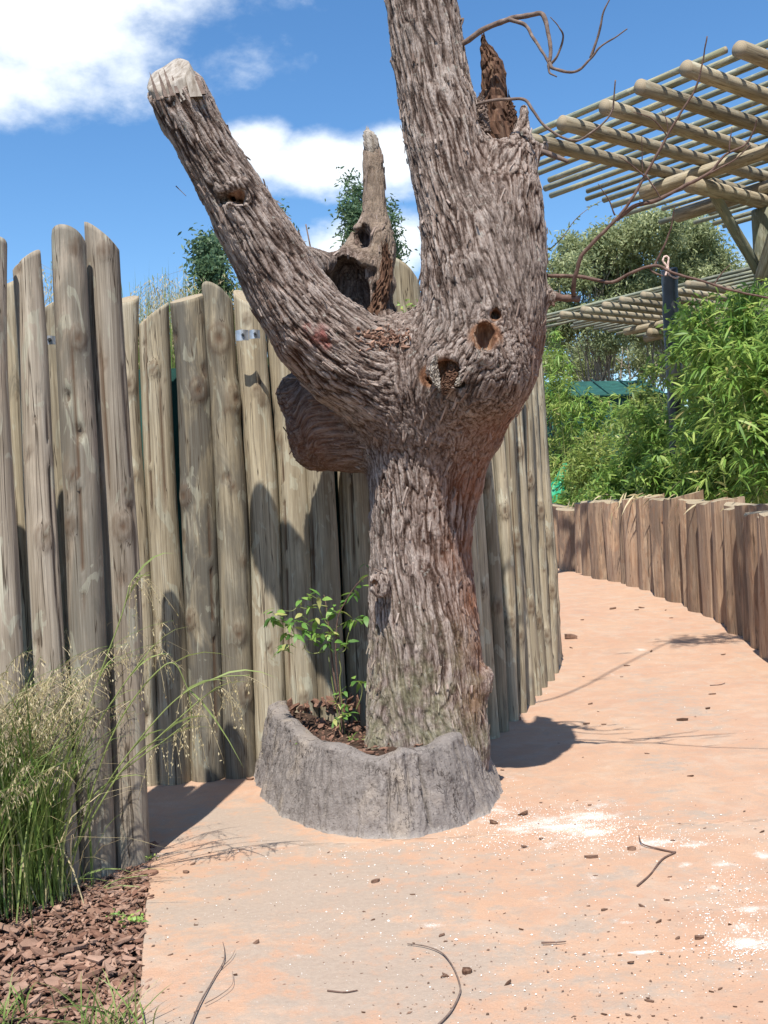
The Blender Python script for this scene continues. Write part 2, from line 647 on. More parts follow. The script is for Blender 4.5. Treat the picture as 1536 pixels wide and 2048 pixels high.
MAT = dict(
    pole=mat_pole('weathered_pole_wood', (.215, .172, .112), (.37, .315, .22), (.50, .45, .345), (.10, .095, .08)),
    pole_front=mat_pole('grey_pole_wood', (.21, .165, .12), (.37, .31, .245), (.49, .435, .36), (.135, .13, .11)),
    green_pole=mat_pole('green_treated_pole', (.17, .19, .125), (.28, .275, .175), (.38, .345, .225), (.20, .27, .205)),
    brown_pole=mat_pole('brown_slat_wood', (.22, .125, .075), (.39, .26, .17), (.50, .38, .27), (.15, .065, .035), .35, (.26, .13, .07)),
    end=mat_endgrain(), bark=mat_bark(), path=mat_path(), cement=mat_cement(),
    twig=mat_simple('twig_bark', [(.3, (.085, .06, .05)), (.6, (.17, .125, .105)), (.8, (.30, .26, .235))], 30, rough=.85, bump=.3),
    redtwig=mat_simple('red_twig_bark', [(.3, (.07, .042, .034)), (.6, (.135, .085, .068)), (.8, (.24, .18, .155))], 30, rough=.8, bump=.3),
    pale=mat_simple('bare_pale_wood', [(.3, (.15, .12, .095)), (.52, (.30, .268, .235)), (.75, (.42, .39, .36))], 1, (40, 40, 6), bump=.4, bscale=2),
    redwood=mat_simple('red_heartwood', [(.3, (.036, .019, .013)), (.52, (.10, .052, .033)), (.75, (.22, .145, .10))], 1, (50, 50, 5), bump=.5, bscale=2, bdist=.015),
    steel=None,
    gumbark=mat_simple('gum_bark', [(.3, (.16, .14, .11)), (.7, (.34, .31, .26))], 6, bump=.2),
    soil=mat_simple('dark_soil', [(.3, (.035, .022, .016)), (.55, (.075, .046, .033)), (.78, (.15, .095, .065))], 14, bump=.8, bdist=.03),
    chips=mat_simple('bark_mulch', [(.3, (.075, .038, .026)), (.55, (.165, .085, .058)), (.75, (.29, .17, .12))], 8, bump=.4, bscale=60, tone=((.17, .11, .085), (.46, .30, .225))),
    earth=mat_simple('bare_earth', [(.3, (.06, .05, .03)), (.55, (.11, .09, .05)), (.75, (.10, .12, .045))], 1.2, bump=.6, bdist=.05),
    cloth=mat_simple('green_shade_cloth', [(.3, (.012, .05, .045)), (.6, (.02, .085, .075)), (.8, (.035, .12, .105))], 4, bump=.3, bscale=200, rough=.7),
    gplastic=mat_simple('green_plastic', [(.3, (.01, .22, .10)), (.6, (.02, .33, .17)), (.8, (.04, .42, .26))], 5, bump=.2, rough=.35, spec=.5),
    black=mat_simple('black_plastic', [(.3, (.012, .013, .015)), (.7, (.03, .032, .036))], 8, bump=.3, rough=.45, spec=.5),
    rope=mat_simple('pink_rope', [(.3, (.35, .16, .13)), (.5, (.6, .45, .42)), (.7, (.7, .6, .58))], 60, bump=.4),
    grit=mat_simple('white_grit', [(.3, (.62, .6, .57)), (.7, (.82, .81, .79))], 30, bump=0),
    stone=mat_simple('brown_debris', [(.3, (.08, .05, .035)), (.55, (.17, .10, .07)), (.75, (.26, .17, .125))], 25, bump=.5),
    bamboo=mat_leaf('bamboo_leaf', (.07, .17, .03), (.20, .34, .065), .45, (.40, .50, .14)),
    shrub=mat_leaf('shrub_leaf', (.08, .15, .03), (.22, .31, .07), .42, (.38, .42, .13)),
    euc=mat_leaf('eucalyptus_leaf', (.14, .18, .085), (.29, .335, .165), .45, (.43, .47, .26)),
    darkleaf=mat_leaf('dark_leaf', (.04, .09, .05), (.09, .16, .08), .35, (.16, .24, .12)),
    grass=mat_leaf('grass_blade', (.08, .16, .035), (.18, .27, .065), .4, (.34, .38, .15)),
    straw=mat_leaf('seed_straw', (.26, .21, .11), (.44, .37, .22), .3, (.60, .53, .36), .7, .2),
    sap=mat_leaf('sapling_leaf', (.055, .14, .03), (.14, .29, .06), .35, (.30, .42, .10)),
    culm=mat_simple('green_culm', [(.3, (.10, .13, .04)), (.7, (.24, .25, .10))], 8, bump=.1, rough=.5),
)
_n = NT('galvanised_steel')
_n.bs.inputs['Metallic'].default_value = .85
_f = _n.noise(40, 4, .6)
MAT['steel'] = _n.done(_n.ramp(_f, [(.3, (.42, .44, .47)), (.7, (.62, .64, .67))]), .42, .5)

# ------------------------------------------------------------------ the ground
EDGE = [(-0.60, 1.2), (-0.83, 3.21), (-1.15, 4.85)]


def edge_x(y):
    return np.interp(y, [1.0, 3.21, 4.86], [-.40, -.83, -1.15])


def build_ground():
    ys = np.concatenate([np.linspace(-60, 0, 13), np.linspace(1, 36, 60), np.linspace(45, 900, 18)])
    xs = np.concatenate([np.linspace(-700, -20, 10), np.linspace(-14, 20, 40), np.linspace(30, 700, 10)])
    X, Y = np.meshgrid(xs, ys)
    Z = gz(Y) - 0.06
    V = np.stack([X, Y, Z], -1).reshape(-1, 3)
    o = link('ground', make_mesh('ground', V, grid_faces(len(xs), len(ys)), mats=[MAT['earth']]))
    tag(o, kind='structure')

    # path : one sheet of dyed concrete
    ys = np.concatenate([np.linspace(0.2, 2.6, 14), np.arange(2.62, 4.862, .014), np.arange(4.864, 7.6, .018), np.arange(7.65, 13, .05), np.arange(13, 32, .3)])
    t = np.linspace(0, 1, 300) ** 1.5
    X = []
    for y in ys:
        x0 = edge_x(y) if y < 4.863 else (-3.2 if y < 9 else -3.2 + 0 * y)
        X.append(x0 + (6.5 - x0) * t)
    X = np.array(X)
    Y = np.repeat(ys[:, None], 300, 1)
    e = perlin(np.stack([Y[:, 0] * 3, Y[:, 0] * 0, Y[:, 0] * 0], 1), 3) * .015
    X[:, 0] += e
    P = np.stack([X.ravel(), Y.ravel(), np.zeros(X.size)], 1)
    Z = gz(P[:, 1]) + .008 * fbm(P * 1.3, 3, 5) + .0025 * fbm(P * 9, 2, 6)
    P[:, 2] = Z
    lime = np.full(len(P), -.75)
    spots = [(1120, 1650, 105, 22, 1.), (1180, 1635, 60, 16, 1.), (1190, 1665, 36, 12, 1), (1030, 1660, 60, 20, .75), (1310, 1685, 45, 9, 1), (1390, 1692, 26, 8, .9), (1370, 1730, 16, 6, .9),
             (1450, 1728, 28, 8, .9), (1530, 1712, 25, 12, .9), (1425, 1775, 18, 7, .9), (1100, 1690, 20, 7, .9), (1495, 1820, 45, 12, .8), (1490, 1855, 50, 10, .9), (1500, 1885, 50, 14, 1),
             (1260, 1845, 34, 4, .9), (1395, 1812, 22, 8, .7), (1330, 1900, 210, 3, .8), (1500, 1940, 50, 9, .7), (1095, 1945, 26, 12, .6), (1285, 1300, 12, 3, .8), (1225, 1350, 9, 3, .6),
             (995, 1615, 24, 18, .8), (960, 1640, 45, 12, .7), (860, 1850, 26, 8, .6), (590, 1912, 26, 7, .6), (610, 2015, 30, 8, .5), (1090, 1810, 18, 40, .35), (1180, 1750, 12, 60, .35),
             (1200, 1610, 60, 12, .4), (930, 1430, 2, 2, .1), (1430, 1960, 30, 6, .6), (1020, 1560, 20, 14, .6)]
    for px, py, rx, ry, g in spots:
        c = ground(px, py)
        D = c[1]
        sx = rx * D / FPX
        sy = ry * D * D / (CAM_H * FPX)
        d = np.sqrt(((P[:, 0] - c[0]) / sx) ** 2 + ((P[:, 1] - c[1]) / sy) ** 2)
        lime = np.maximum(lime, g * (1.15 - .85 * d) * (d < 2.2) - .75 * (d >= 2.2))
    dirt_shade = np.zeros(len(P)) + .05  # grey dirt, plus a soft cast shadow at the left painted into this mask
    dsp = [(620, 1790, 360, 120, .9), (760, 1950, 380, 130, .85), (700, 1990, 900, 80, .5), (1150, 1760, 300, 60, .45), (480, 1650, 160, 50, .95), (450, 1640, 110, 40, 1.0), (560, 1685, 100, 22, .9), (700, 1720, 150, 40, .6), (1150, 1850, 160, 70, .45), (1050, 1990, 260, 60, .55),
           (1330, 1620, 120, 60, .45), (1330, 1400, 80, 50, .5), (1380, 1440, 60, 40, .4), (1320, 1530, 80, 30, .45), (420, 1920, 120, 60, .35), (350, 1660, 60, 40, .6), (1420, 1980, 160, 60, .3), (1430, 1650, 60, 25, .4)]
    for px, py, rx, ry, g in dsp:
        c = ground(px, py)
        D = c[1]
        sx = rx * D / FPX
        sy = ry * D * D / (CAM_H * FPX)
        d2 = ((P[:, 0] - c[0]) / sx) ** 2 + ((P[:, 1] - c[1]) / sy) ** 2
        dirt_shade = np.maximum(dirt_shade, g * np.exp(-d2 * .8))
    # dusty skirt along the planter foot and the low fence
    o = link('path', make_mesh('path', P, grid_faces(300, len(ys)), {'lime': lime, 'dirt_shade': dirt_shade}, [MAT['path']]))
    tag(o, kind='structure')
    # slab edge
    yy = np.linspace(.2, 4.86, 120)
    ee = perlin(np.stack([yy * 3, yy * 0, yy * 0], 1), 3) * .015
    top = np.stack([edge_x(yy) + ee + .001, yy, np.full(120, .002)], 1)
    bot = top.copy()
    bot[:, 2] = -.08
    bot[:, 0] -= .004
    o = link('path_edge', make_mesh('path_edge', np.vstack([bot, top]), grid_faces(120, 2), {'lime': np.full(240, -1.), 'dirt_shade': np.full(240, .6)}, [MAT['path']]))
    tag(o, kind='structure')

    # mulch bed on the left
    ys = np.linspace(.2, 5.3, 130)
    t = np.linspace(0, 1, 90)
    X = np.array([edge_x(y) + .03 - t * 3.0 for y in ys])
    Y = np.repeat(ys[:, None], 90, 1)
    P = np.stack([X.ravel(), Y.ravel(), np.zeros(X.size)], 1)
    P[:, 2] = -.035 + .02 * fbm(P * 3, 3, 9) + .008 * fbm(P * 20, 2, 3)
    o = link('mulch_bed', make_mesh('mulch_bed', P, grid_faces(90, 130)[:, ::-1], {'tone': np.full(len(P), .1)}, [MAT['soil']]))
    tag(o, kind='structure')


build_ground()


# ------------------------------------------------------------------ chips
def chip_variant(seed, flat=.22):
    r = np.random.default_rng(seed)
    n = 7
    a = np.sort(r.uniform(0, 2 * math.pi, n)) * .5 + np.arange(n) * math.pi / n
    rad = r.uniform(.65, 1.1, n)
    x, y = np.cos(a) * rad, np.sin(a) * rad * .5
    lo = np.stack([x * .9, y * .9, np.full(n, -flat) * .5 + r.uniform(-.05, .05, n)], 1)
    hi = np.stack([x, y, np.full(n, flat * .5) + r.uniform(-.08, .08, n)], 1)
    V = np.vstack([lo, hi, [[0, 0, flat * .8]], [[0, 0, -flat * .6]]])
    F = [np.array([[i, (i + 1) % n, n + (i + 1) % n, n + i] for i in range(n)]),
         np.array([[n + i, n + (i + 1) % n, 2 * n] for i in range(n)] + [[(i + 1) % n, i, 2 * n + 1] for i in range(n)])]
    return V, F


CH = [chip_variant(100 + i) for i in range(10)]


def rotm(rx, ry, rz):
    return np.array(Matrix.Rotation(rz, 3, 'Z') @ Matrix.Rotation(ry, 3, 'Y') @ Matrix.Rotation(rx, 3, 'X'))


def mulch():
    B = Batch()
    for i in range(9500):
        y = rng.uniform(2.6, 4.98) if rng.random() < .8 else rng.uniform(4.4, 5.1)
        x = edge_x(y) - abs(rng.normal(0, .55)) * 1.0 + .012
        if x < -2.4:
            x = rng.uniform(-2.2, edge_x(y))
        s = rng.gamma(2.2, .0055) + .006
        V, F = CH[i % 10]
        R = rotm(rng.normal(0, .35), rng.normal(0, .35), rng.uniform(0, 6.28))
        p = V * s @ R.T + np.array((x, y, -.028 + rng.uniform(0, .028)))
        B.add(p, F, rng.uniform(0, 1) ** 1.4)
    o = link('bark_mulch', B.mesh('bark_mulch', [MAT['chips']], smooth=False))
    tag(o, 'brown bark mulch spread over the bed left of the path', 'mulch', kind='stuff')
    big = [(145, 1900, .062, 'broad pale bark chip lying flat in the mulch'), (60, 1890, .06, 'orange tinted bark chip at the left picture edge'), (245, 1885, .06, 'wide bark chip with lengthwise ridges in the mulch'),
           (20, 1860, .07, 'long dark bark chip under the tall grass'), (40, 1980, .055, 'tilted reddish bark chip low on the left'), (255, 2000, .05, 'rounded bark chip close to the path edge'),
           (190, 1920, .05, 'split bark chip beside the broad pale one'), (220, 1940, .05, 'greyish bark chip midway across the mulch')]
    for i, (px, py, s, lab) in enumerate(big):
        g = ground(px, py)
        V, F = CH[i]
        me = make_mesh('bark_chip', V * s, F, {'tone': np.full(len(V), .5 + .06 * i)}, [MAT['chips']], smooth=False)
        o = link('bark_chip', me, loc=(g[0], g[1], .004), rot=(rng.normal(.15, .2), rng.normal(0, .2), rng.uniform(0, 6)))
        tag(o, lab, 'bark chip', 'large bark chips in the mulch')


mulch()


# ------------------------------------------------------------------ poles
def pole_mesh(base, top, r0, r1, slope, az, seed, grey=.6, knots=(), mats=None, cols=40, rows=130, cracks=4, bend=.012, bump=1.0):
    """round pole from base to top (world); slanted cut: slope = tan of the cut, az = compass of its HIGH side"""
    r = np.random.default_rng(seed)
    base = np.asarray(base, float)
    top = np.asarray(top, float)
    ax = top - base
    H = ax[2]
    knots = list(knots) + [(-math.pi / 2 + r.uniform(-1.1, 1.1), r.uniform(.15, .95) * H, r.uniform(.10, .26) * r0, r.uniform(-.09, .09) * r0) for _ in range(4)]
    th = np.arange(cols) * 2 * math.pi / cols
    hd = np.array((math.sin(az), math.cos(az)))
    cdir = np.stack([np.cos(th), np.sin(th)], 1)
    zend = H - slope * r1 * (1 - cdir @ hd)
    t = np.linspace(0, 1, rows)[:, None]
    Z = t * zend[None, :]
    tt = Z / H
    rad = r0 + (r1 - r0) * tt
    TH = np.repeat(th[None, :], rows, 0)
    q = np.stack([np.cos(TH).ravel() * 1.1, np.sin(TH).ravel() * 1.1, Z.ravel() * 1.5 + seed * 3.1], 1)
    rad = rad * (1 + .055 * bump * fbm(q, 3, seed).reshape(rows, cols))
    q2 = np.stack([np.cos(TH).ravel() * 6, np.sin(TH).ravel() * 6, Z.ravel() * 1.2 + seed], 1)
    rad = rad + .0022 * perlin(q2, seed + 9).reshape(rows, cols)
    knot = np.zeros_like(rad)
    for (ka, kz, ks, kd) in knots:        # angle, height, size, depth(+bump/-hole)
        dth = (TH - ka + math.pi) % (2 * math.pi) - math.pi
        d = np.sqrt((dth * rad) ** 2 + ((Z - kz) * .7) ** 2) / ks
        rad = rad + 1.3 * kd * np.exp(-d * d * .8) - 1.0 * abs(kd) * np.exp(-(d / .45) ** 2)
        knot = np.maximum(knot, .9 * np.exp(-(d / .55) ** 2) + .5 * np.exp(-((d - 1.05) / .22) ** 2))
    for k in range(cracks):
        c = int(r.integers(0, cols))
        z0 = r.uniform(0, .6)
        z1 = z0 + r.uniform(.25, .6)
        w = sstep(z0, z0 + .08, t[:, 0]) * (1 - sstep(z1 - .1, z1, t[:, 0]))
        w = w * (perlin(np.stack([t[:, 0] * 14, t[:, 0] * 0 + k, t[:, 0] * 0], 1), seed) > -.28)
        rad[:, c] -= .014 * w
        knot[:, c] = np.maximum(knot[:, c], .9 * w)
    ph = r.uniform(0, 6.28, 4)
    bx = bend * (np.sin(tt * 4.2 + ph[0]) - math.sin(ph[0])) + bend * .4 * np.sin(tt * 9 + ph[1])
    by = bend * (np.sin(tt * 3.7 + ph[2]) - math.sin(ph[2]))
    X = ax[0] * tt + bx * (1 - (2 * tt - 1) ** 4) + np.cos(TH) * rad
    Y = ax[1] * tt + by + np.sin(TH) * rad
    V = np.stack([X.ravel(), Y.ravel(), Z.ravel()], 1)
    F1 = grid_faces(cols, rows, True)
    i0 = (rows - 1) * cols
    # bevelled rim and cap
    topring = V[i0:].copy()
    c = topring.mean(0)
    in1 = c + (topring - c) * .93 + np.array((0, 0, .004))
    V = np.vstack([V, in1, c[None] + np.array((0, 0, .004))])
    n1 = rows * cols
    F2 = np.array([[i0 + i, i0 + (i + 1) % cols, n1 + (i + 1) % cols, n1 + i] for i in range(cols)])
    F3 = np.array([[n1 + i, n1 + (i + 1) % cols, n1 + cols] for i in range(cols)])
    kn = np.concatenate([np.clip(knot.ravel(), 0, 1), np.zeros(cols + 1)])
    midx = np.concatenate([np.zeros(len(F1)), np.ones(len(F2) + len(F3))])
    return make_mesh('pole', V, [F1, F2, F3], {'knot': kn, 'grey': np.full(len(V), grey)}, mats, midx)


def pix_pole(root, tx, ty, bx, by, w, D=None, slope=.6, az=0., grey=.6, kn=(), mat='pole', seed=0, wt=None, label=None, name='pole', cracks=2, bend=.012):
    """tx,ty: pixel of the top centre (highest point y); bx,by: pixel of the base centre on the ground; w: width in pixels"""
    if by is not None:
        b = ground(bx, by)
    else:
        b = at(bx, 1024, D)
        rr = ray(bx, 1400)
        b = np.array((b[0] * 1.0, D, 0.0))
        # base x so that its foot lies under pixel bx
        u = (bx - 768) / FPX
        b[0] = D * (u / cs - math.tan(ROLL) * (CAM_H / D))
    Dm = b[1]
    t = at(tx, ty, Dm)
    r0 = w / 2 * Dm / FPX
    r1 = (wt or w) / 2 * Dm / FPX
    b[2] = float(gz(Dm)) - .03
    ks = []
    for (ky, ka, s, d) in kn:            # pixel y of a knot, angle from facing camera (rad, + to the right), size px, depth px
        zz = at(bx + (tx - bx) * (by or 1500 - ky) * 0, ky, Dm)[2] - b[2]
        ks.append((-math.pi / 2 + ka, zz, s * Dm / FPX, d * Dm / FPX))
    me = pole_mesh(b, t, r0, r1, slope, az, seed, grey, ks, [MAT[mat], MAT['end']], cracks=cracks, bend=bend)
    o = link(name, me, root, loc=b - np.array(root.location))
    if label:
        o['label'] = label
    return b


PI = math.pi


def bracket(root, px, py, D, w=44, h=20, yaw=0.0):
    """galvanised strap with a bolt, screwed on the face of a pole"""
    c = at(px, py, D)
    W2, H2, T = w / 2 * D / FPX, h / 2 * D / FPX, .004
    xs = np.linspace(-1, 1, 9)
    V = []
    for x in xs:
        yy = .020 * x * x
        for z in (-1, 1):
            for t in (0, 1):
                V.append((x * W2, yy + t * T, z * H2 * (1 - .06 * abs(x))))
    F = []
    for i in range(8):
        a, b = i * 4, i * 4 + 4
        F += [(a, b, b + 2, a + 2), (a + 1, a + 3, b + 3, b + 1), (a, a + 1, b + 1, b), (a + 2, b + 2, b + 3, a + 3)]
    F += [(0, 2, 3, 1), (32, 33, 35, 34)]
    me = make_mesh('bracket', V, F, mats=[MAT['steel']], smooth=False)
    o = link('bracket', me, root, loc=c - np.array(root.location), rot=(0, 0, yaw))
    B = Batch()
    B.tube([(0.2 * W2, .006, 0), (0.2 * W2, -.006, 0)], .009, 6)
    B.tube([(0.2 * W2, -.006, 0), (0.2 * W2, -.010, 0)], .006, 8)
    link('bolt', B.mesh('bolt', [MAT['black']], smooth=False), o)
    return o


def front_fence():
    root = thing('pole_fence', ground(190, 1740), 'short run of tall grey poles rising behind the seeding grass at left', 'fence')
    P = 'pole_front'
    # tx, ty, bx, by, w
    pix_pole(root, -18, 478, 40, 1790, 62, slope=.4, az=2.6, grey=.3, mat=P, seed=1, kn=[(650, .4, 12, 5)])
    pix_pole(root, 50, 500, 128, 1765, 66, slope=.75, az=1.4, grey=.25, mat=P, seed=2, wt=56, bend=.006, kn=[(1072, .5, 16, 5), (538, -.4, 6, -4)])
    pix_pole(root, 139, 458, 192, 1745, 78, slope=.75, az=-2.9, grey=.8, mat=P, seed=3, wt=66, kn=[(500, .6, 10, 4), (680, .55, 15, 7), (795, -.3, 8, -7), (867, .35, 9, -8), (1045, -.5, 13, 6)], bend=.008)
    pix_pole(root, 204, 448, 262, 1722, 74, slope=.85, az=-1.9, grey=.3, mat=P, seed=4, wt=67, kn=[(508, .3, 11, 5), (1052, .45, 17, 7), (950, -.95, 14, 7)], bend=.010)
    # second row: thinner poles in the gaps
    pix_pole(root, 22, 560, 92, 1700, 36, slope=.5, az=1., grey=.1, mat='pole', seed=5)
    pix_pole(root, 104, 596, 168, 1690, 44, slope=.6, az=1.2, grey=.3, mat='pole', seed=6)
    pix_pole(root, 180, 610, 236, 1660, 40, slope=.6, az=1.2, grey=.3, mat='pole', seed=7)
    bracket(root, 97, 680, 4.87, 26, 18)
    # poles continuing out of the picture on the left
    for i in range(4):
        pix_pole(root, -90 - 70 * i, 490 + 25 * (i % 3), -40 - 72 * i, 1800 + 12 * i, 72, slope=.6, az=i * 1.3, grey=.4, mat=P, seed=40 + i)
    return root


def back_fence():
    root = thing('pole_fence', ground(420, 1556), 'long curved wall of tall tan poles running behind the dead tree and along the path', 'fence')
    pix_pole(root, 256, 588, 303, 1568, 42, slope=.5, az=.2, grey=.35, seed=11, kn=[(770, .3, 12, 4), (1430, .2, 11, -5), (950, .4, 8, 3)])
    pix_pole(root, 306, 604, 350, 1563, 66, slope=.75, az=1.25, grey=.2, seed=12, wt=60, kn=[(738, .1, 9, 6)], cracks=3)
    pix_pole(root, 373, 583, 416, 1556, 70, slope=.38, az=.5, grey=1.0, seed=13, wt=70, kn=[(783, .35, 15, 6), (990, -.7, 14, 7), (1235, -.6, 12, 6)], label='grey stained pole with a flat sloping cut top')
    pix_pole(root, 434, 567, 482, 1550, 66, slope=.9, az=-2.4, grey=.75, seed=14, wt=60, kn=[(680, .1, 19, 6), (800, .9, 17, 8), (1265, .3, 13, 6), (1385, .7, 14, 7)])
    pix_pole(root, 496, 575, 546, 1545, 66, slope=.7, az=-.8, grey=.3, seed=15, wt=60, kn=[(780, .2, 8, 3), (800, .6, 8, 3)])
    pix_pole(root, 556, 600, 612, 1537, 70, slope=.6, az=1.8, grey=.25, seed=16, wt=62, cracks=4)
    pix_pole(root, 622, 590, 672, 1530, 66, slope=.6, az=.4, grey=.4, seed=17, wt=60)
    pix_pole(root, 684, 575, 734, 1522, 66, slope=.6, az=2.4, grey=.4, seed=18, wt=60)
    pix_pole(root, 747, 600, 794, 1514, 66, slope=.6, az=0.4, grey=.4, seed=19, wt=58)
    pix_pole(root, 806, 520, 850, 1505, 62, slope=1.1, az=-2.2, grey=.2, seed=20, wt=58)
    pix_pole(root, 862, 560, 905, 1495, 60, slope=.6, az=2., grey=.3, seed=21, wt=56)
    pix_pole(root, 912, 580, 950, 1484, 54, slope=.6, az=1., grey=.3, seed=22, wt=50)
    pts = [(980, 1474, 40), (1003, 1462, 32), (1024, 1440, 30), (1041, 1424, 26), (1057, 1408, 27), (1072, 1390, 25), (1083, 1374, 24), (1096, 1360, 28), (1106, 1346, 24), (1113, 1330, 20), (1116, 1315, 18)]
    for i, (bx, by, w) in enumerate(pts):
        D = ground(bx, by)[1]
        ty = 1006 - (1.52 + .12 * math.sin(i * 2.3)) / D * FPX
        tx = bx - (by - ty) * .056 + 2 * math.sin(i * 3.1) - i * .4
        pix_pole(root, tx, ty, bx, by, w, slope=.6, az=i * 1.7, grey=.35, seed=24 + i, wt=w * .86, mat='pole', bend=.016,
                 kn=[(900 + 60 * (i % 5), -.5 + .3 * (i % 4), 10, 5), (1180 + 30 * (i % 4), .2, 9, 4)])
    # the wall turns away behind its end
    e = ground(1113, 1318)
    for i in range(7):
        b = np.array((e[0] - .02 - .13 * i, e[1] + .28 + .2 * i, float(gz(e[1] + .3)) - .03))
        t = b + np.array((rng.normal(0, .02), rng.normal(0, .02), 2.95 + .1 * math.sin(i * 2)))
        me = pole_mesh(b, t, .1, .09, .6, i * 1.1, 60 + i, .4, (), [MAT['pole'], MAT['end']], rows=24, cols=24)
        link('pole', me, root, loc=b - np.array(root.location))
    bracket(root, 483, 670, 6.07, 26, 22)
    bracket(root, 508, 668, 6.07, 22, 18)
    return root


front_fence()
back_fence()


def cloth_behind():
    # green shade netting fixed behind the back wall
    pts = [ground(x, y) + np.array((0, .28, 0)) for x, y in ((235, 1570), (420, 1556), (620, 1537), (800, 1514), (950, 1490))]
    C = catmull(pts, 60)
    rows = []
    for k, z in enumerate(np.linspace(0, 2.45, 12)):
        R = C.copy()
        R[:, 1] += .015 * np.sin(np.arange(60) * .9 + k)
        R[:, 2] = z
        rows.append(R)
    A = np.vstack(rows)
    Bk = A + np.array((0, .006, 0))
    F = grid_faces(60, 12)
    V = np.vstack([A, Bk])
    o = link('shade_netting', make_mesh('shade_netting', V, np.vstack([F, F[:, ::-1] + len(A)]), mats=[MAT['cloth']]))
    tag(o, 'dark green shade netting showing in the gaps behind the pole wall', 'netting')


cloth_behind()


# ------------------------------------------------------------------ low slat fence
def low_fence():
    curve = [(1090, 1121), (1106, 1126), (1150, 1138), (1193, 1149), (1250, 1163), (1302, 1176), (1345, 1189), (1379, 1203), (1420, 1220), (1463, 1241), (1500, 1262), (1534, 1284), (1570, 1312), (1610, 1345), (1660, 1390)]
    xs = np.array([c[0] for c in curve], float)
    ys = np.array([c[1] for c in curve], float)
    g0 = ground(1302, 1176)
    root = thing('slat_fence', g0, 'low brown fence of split log slats along the far side of the path', 'fence')
    edges = [1096]
    r = np.random.default_rng(21)
    while edges[-1] < 1640:
        edges.append(edges[-1] + r.uniform(16, 27))
    for i in range(len(edges) - 1):
        xa, xb = edges[i], edges[i + 1]
        pa = ground(xa, np.interp(xa, xs, ys))
        pb = ground(xb, np.interp(xb, xs, ys))
        d = pb - pa
        Lh = math.hypot(d[0], d[1])
        hgt = 1.30 + r.uniform(-.05, .04) + (.05 if xa > 1330 else 0) - .25 * sstep(15, 20, pa[1])
        lean = r.normal(0.0, .03)
        # half round section turned partly toward the path
        ang = math.atan2(d[1], d[0])
        wd = Lh * .44 + .03
        th = wd * r.uniform(.6, .9)
        k = 9
        sec = []
        for j in range(k):
            a = math.pi * j / (k - 1)
            sec.append((-math.cos(a) * wd, -math.sin(a) * th))
        sec = np.array(sec)
        sec[:, 1] += perlin(np.stack([sec[:, 0] * 9, np.full(k, i * 1.7), np.zeros(k)], 1), 4) * .04
        full = np.vstack([sec, [[wd * .9, .03], [-wd * .9, .03]]])
        n = len(full)
        nrm = np.array((-d[1], d[0])) / Lh
        tc_ = -pa[:2] / np.linalg.norm(pa[:2])
        nrm = nrm if nrm @ tc_ > 0 else -nrm
        fc = nrm * .55 + tc_ * .45
        turn = math.atan2(fc[1], fc[0]) + math.pi / 2 + r.normal(0, .12)
        ca, sa = math.cos(turn), math.sin(turn)
        # outward (towards the path, i.e. -x) side
        px_ = full[:, 0] * ca - full[:, 1] * sa
        py_ = full[:, 0] * sa + full[:, 1] * ca
        slope = r.normal(0, .18)
        V = []
        R = 8
        for q in range(R):
            t = q / (R - 1)
            wob = 1 + .012 * math.sin(q * 1.7 + i) + .05 * (1 - t)
            zz = np.full(n, t * hgt) if q < R - 1 else hgt + slope * full[:, 0] * .7 + r.normal(0, .012, n) - .10 * np.clip(-full[:, 1], 0, 1)
            V.append(np.stack([px_ * wob + lean * t * hgt * ca, py_ * wob + lean * t * hgt * sa, zz - .03], 1))
        V = np.vstack(V)
        F = [grid_faces(n, R, True), (np.arange(n) + (R - 1) * n).reshape(1, -1)]
        mid = (pa + pb) / 2
        kn = np.zeros(len(V))
        midx = np.concatenate([np.zeros(n * (R - 1)), [1]])
        me = make_mesh('slat', V, F, {'knot': kn, 'grey': np.full(len(V), r.uniform(.1, .9))}, [MAT['brown_pole'], MAT['end']], midx, smooth=False)
        link('slat', me, root, loc=mid - g0)
    # earth bank held back by the fence
    return root


low_fence()

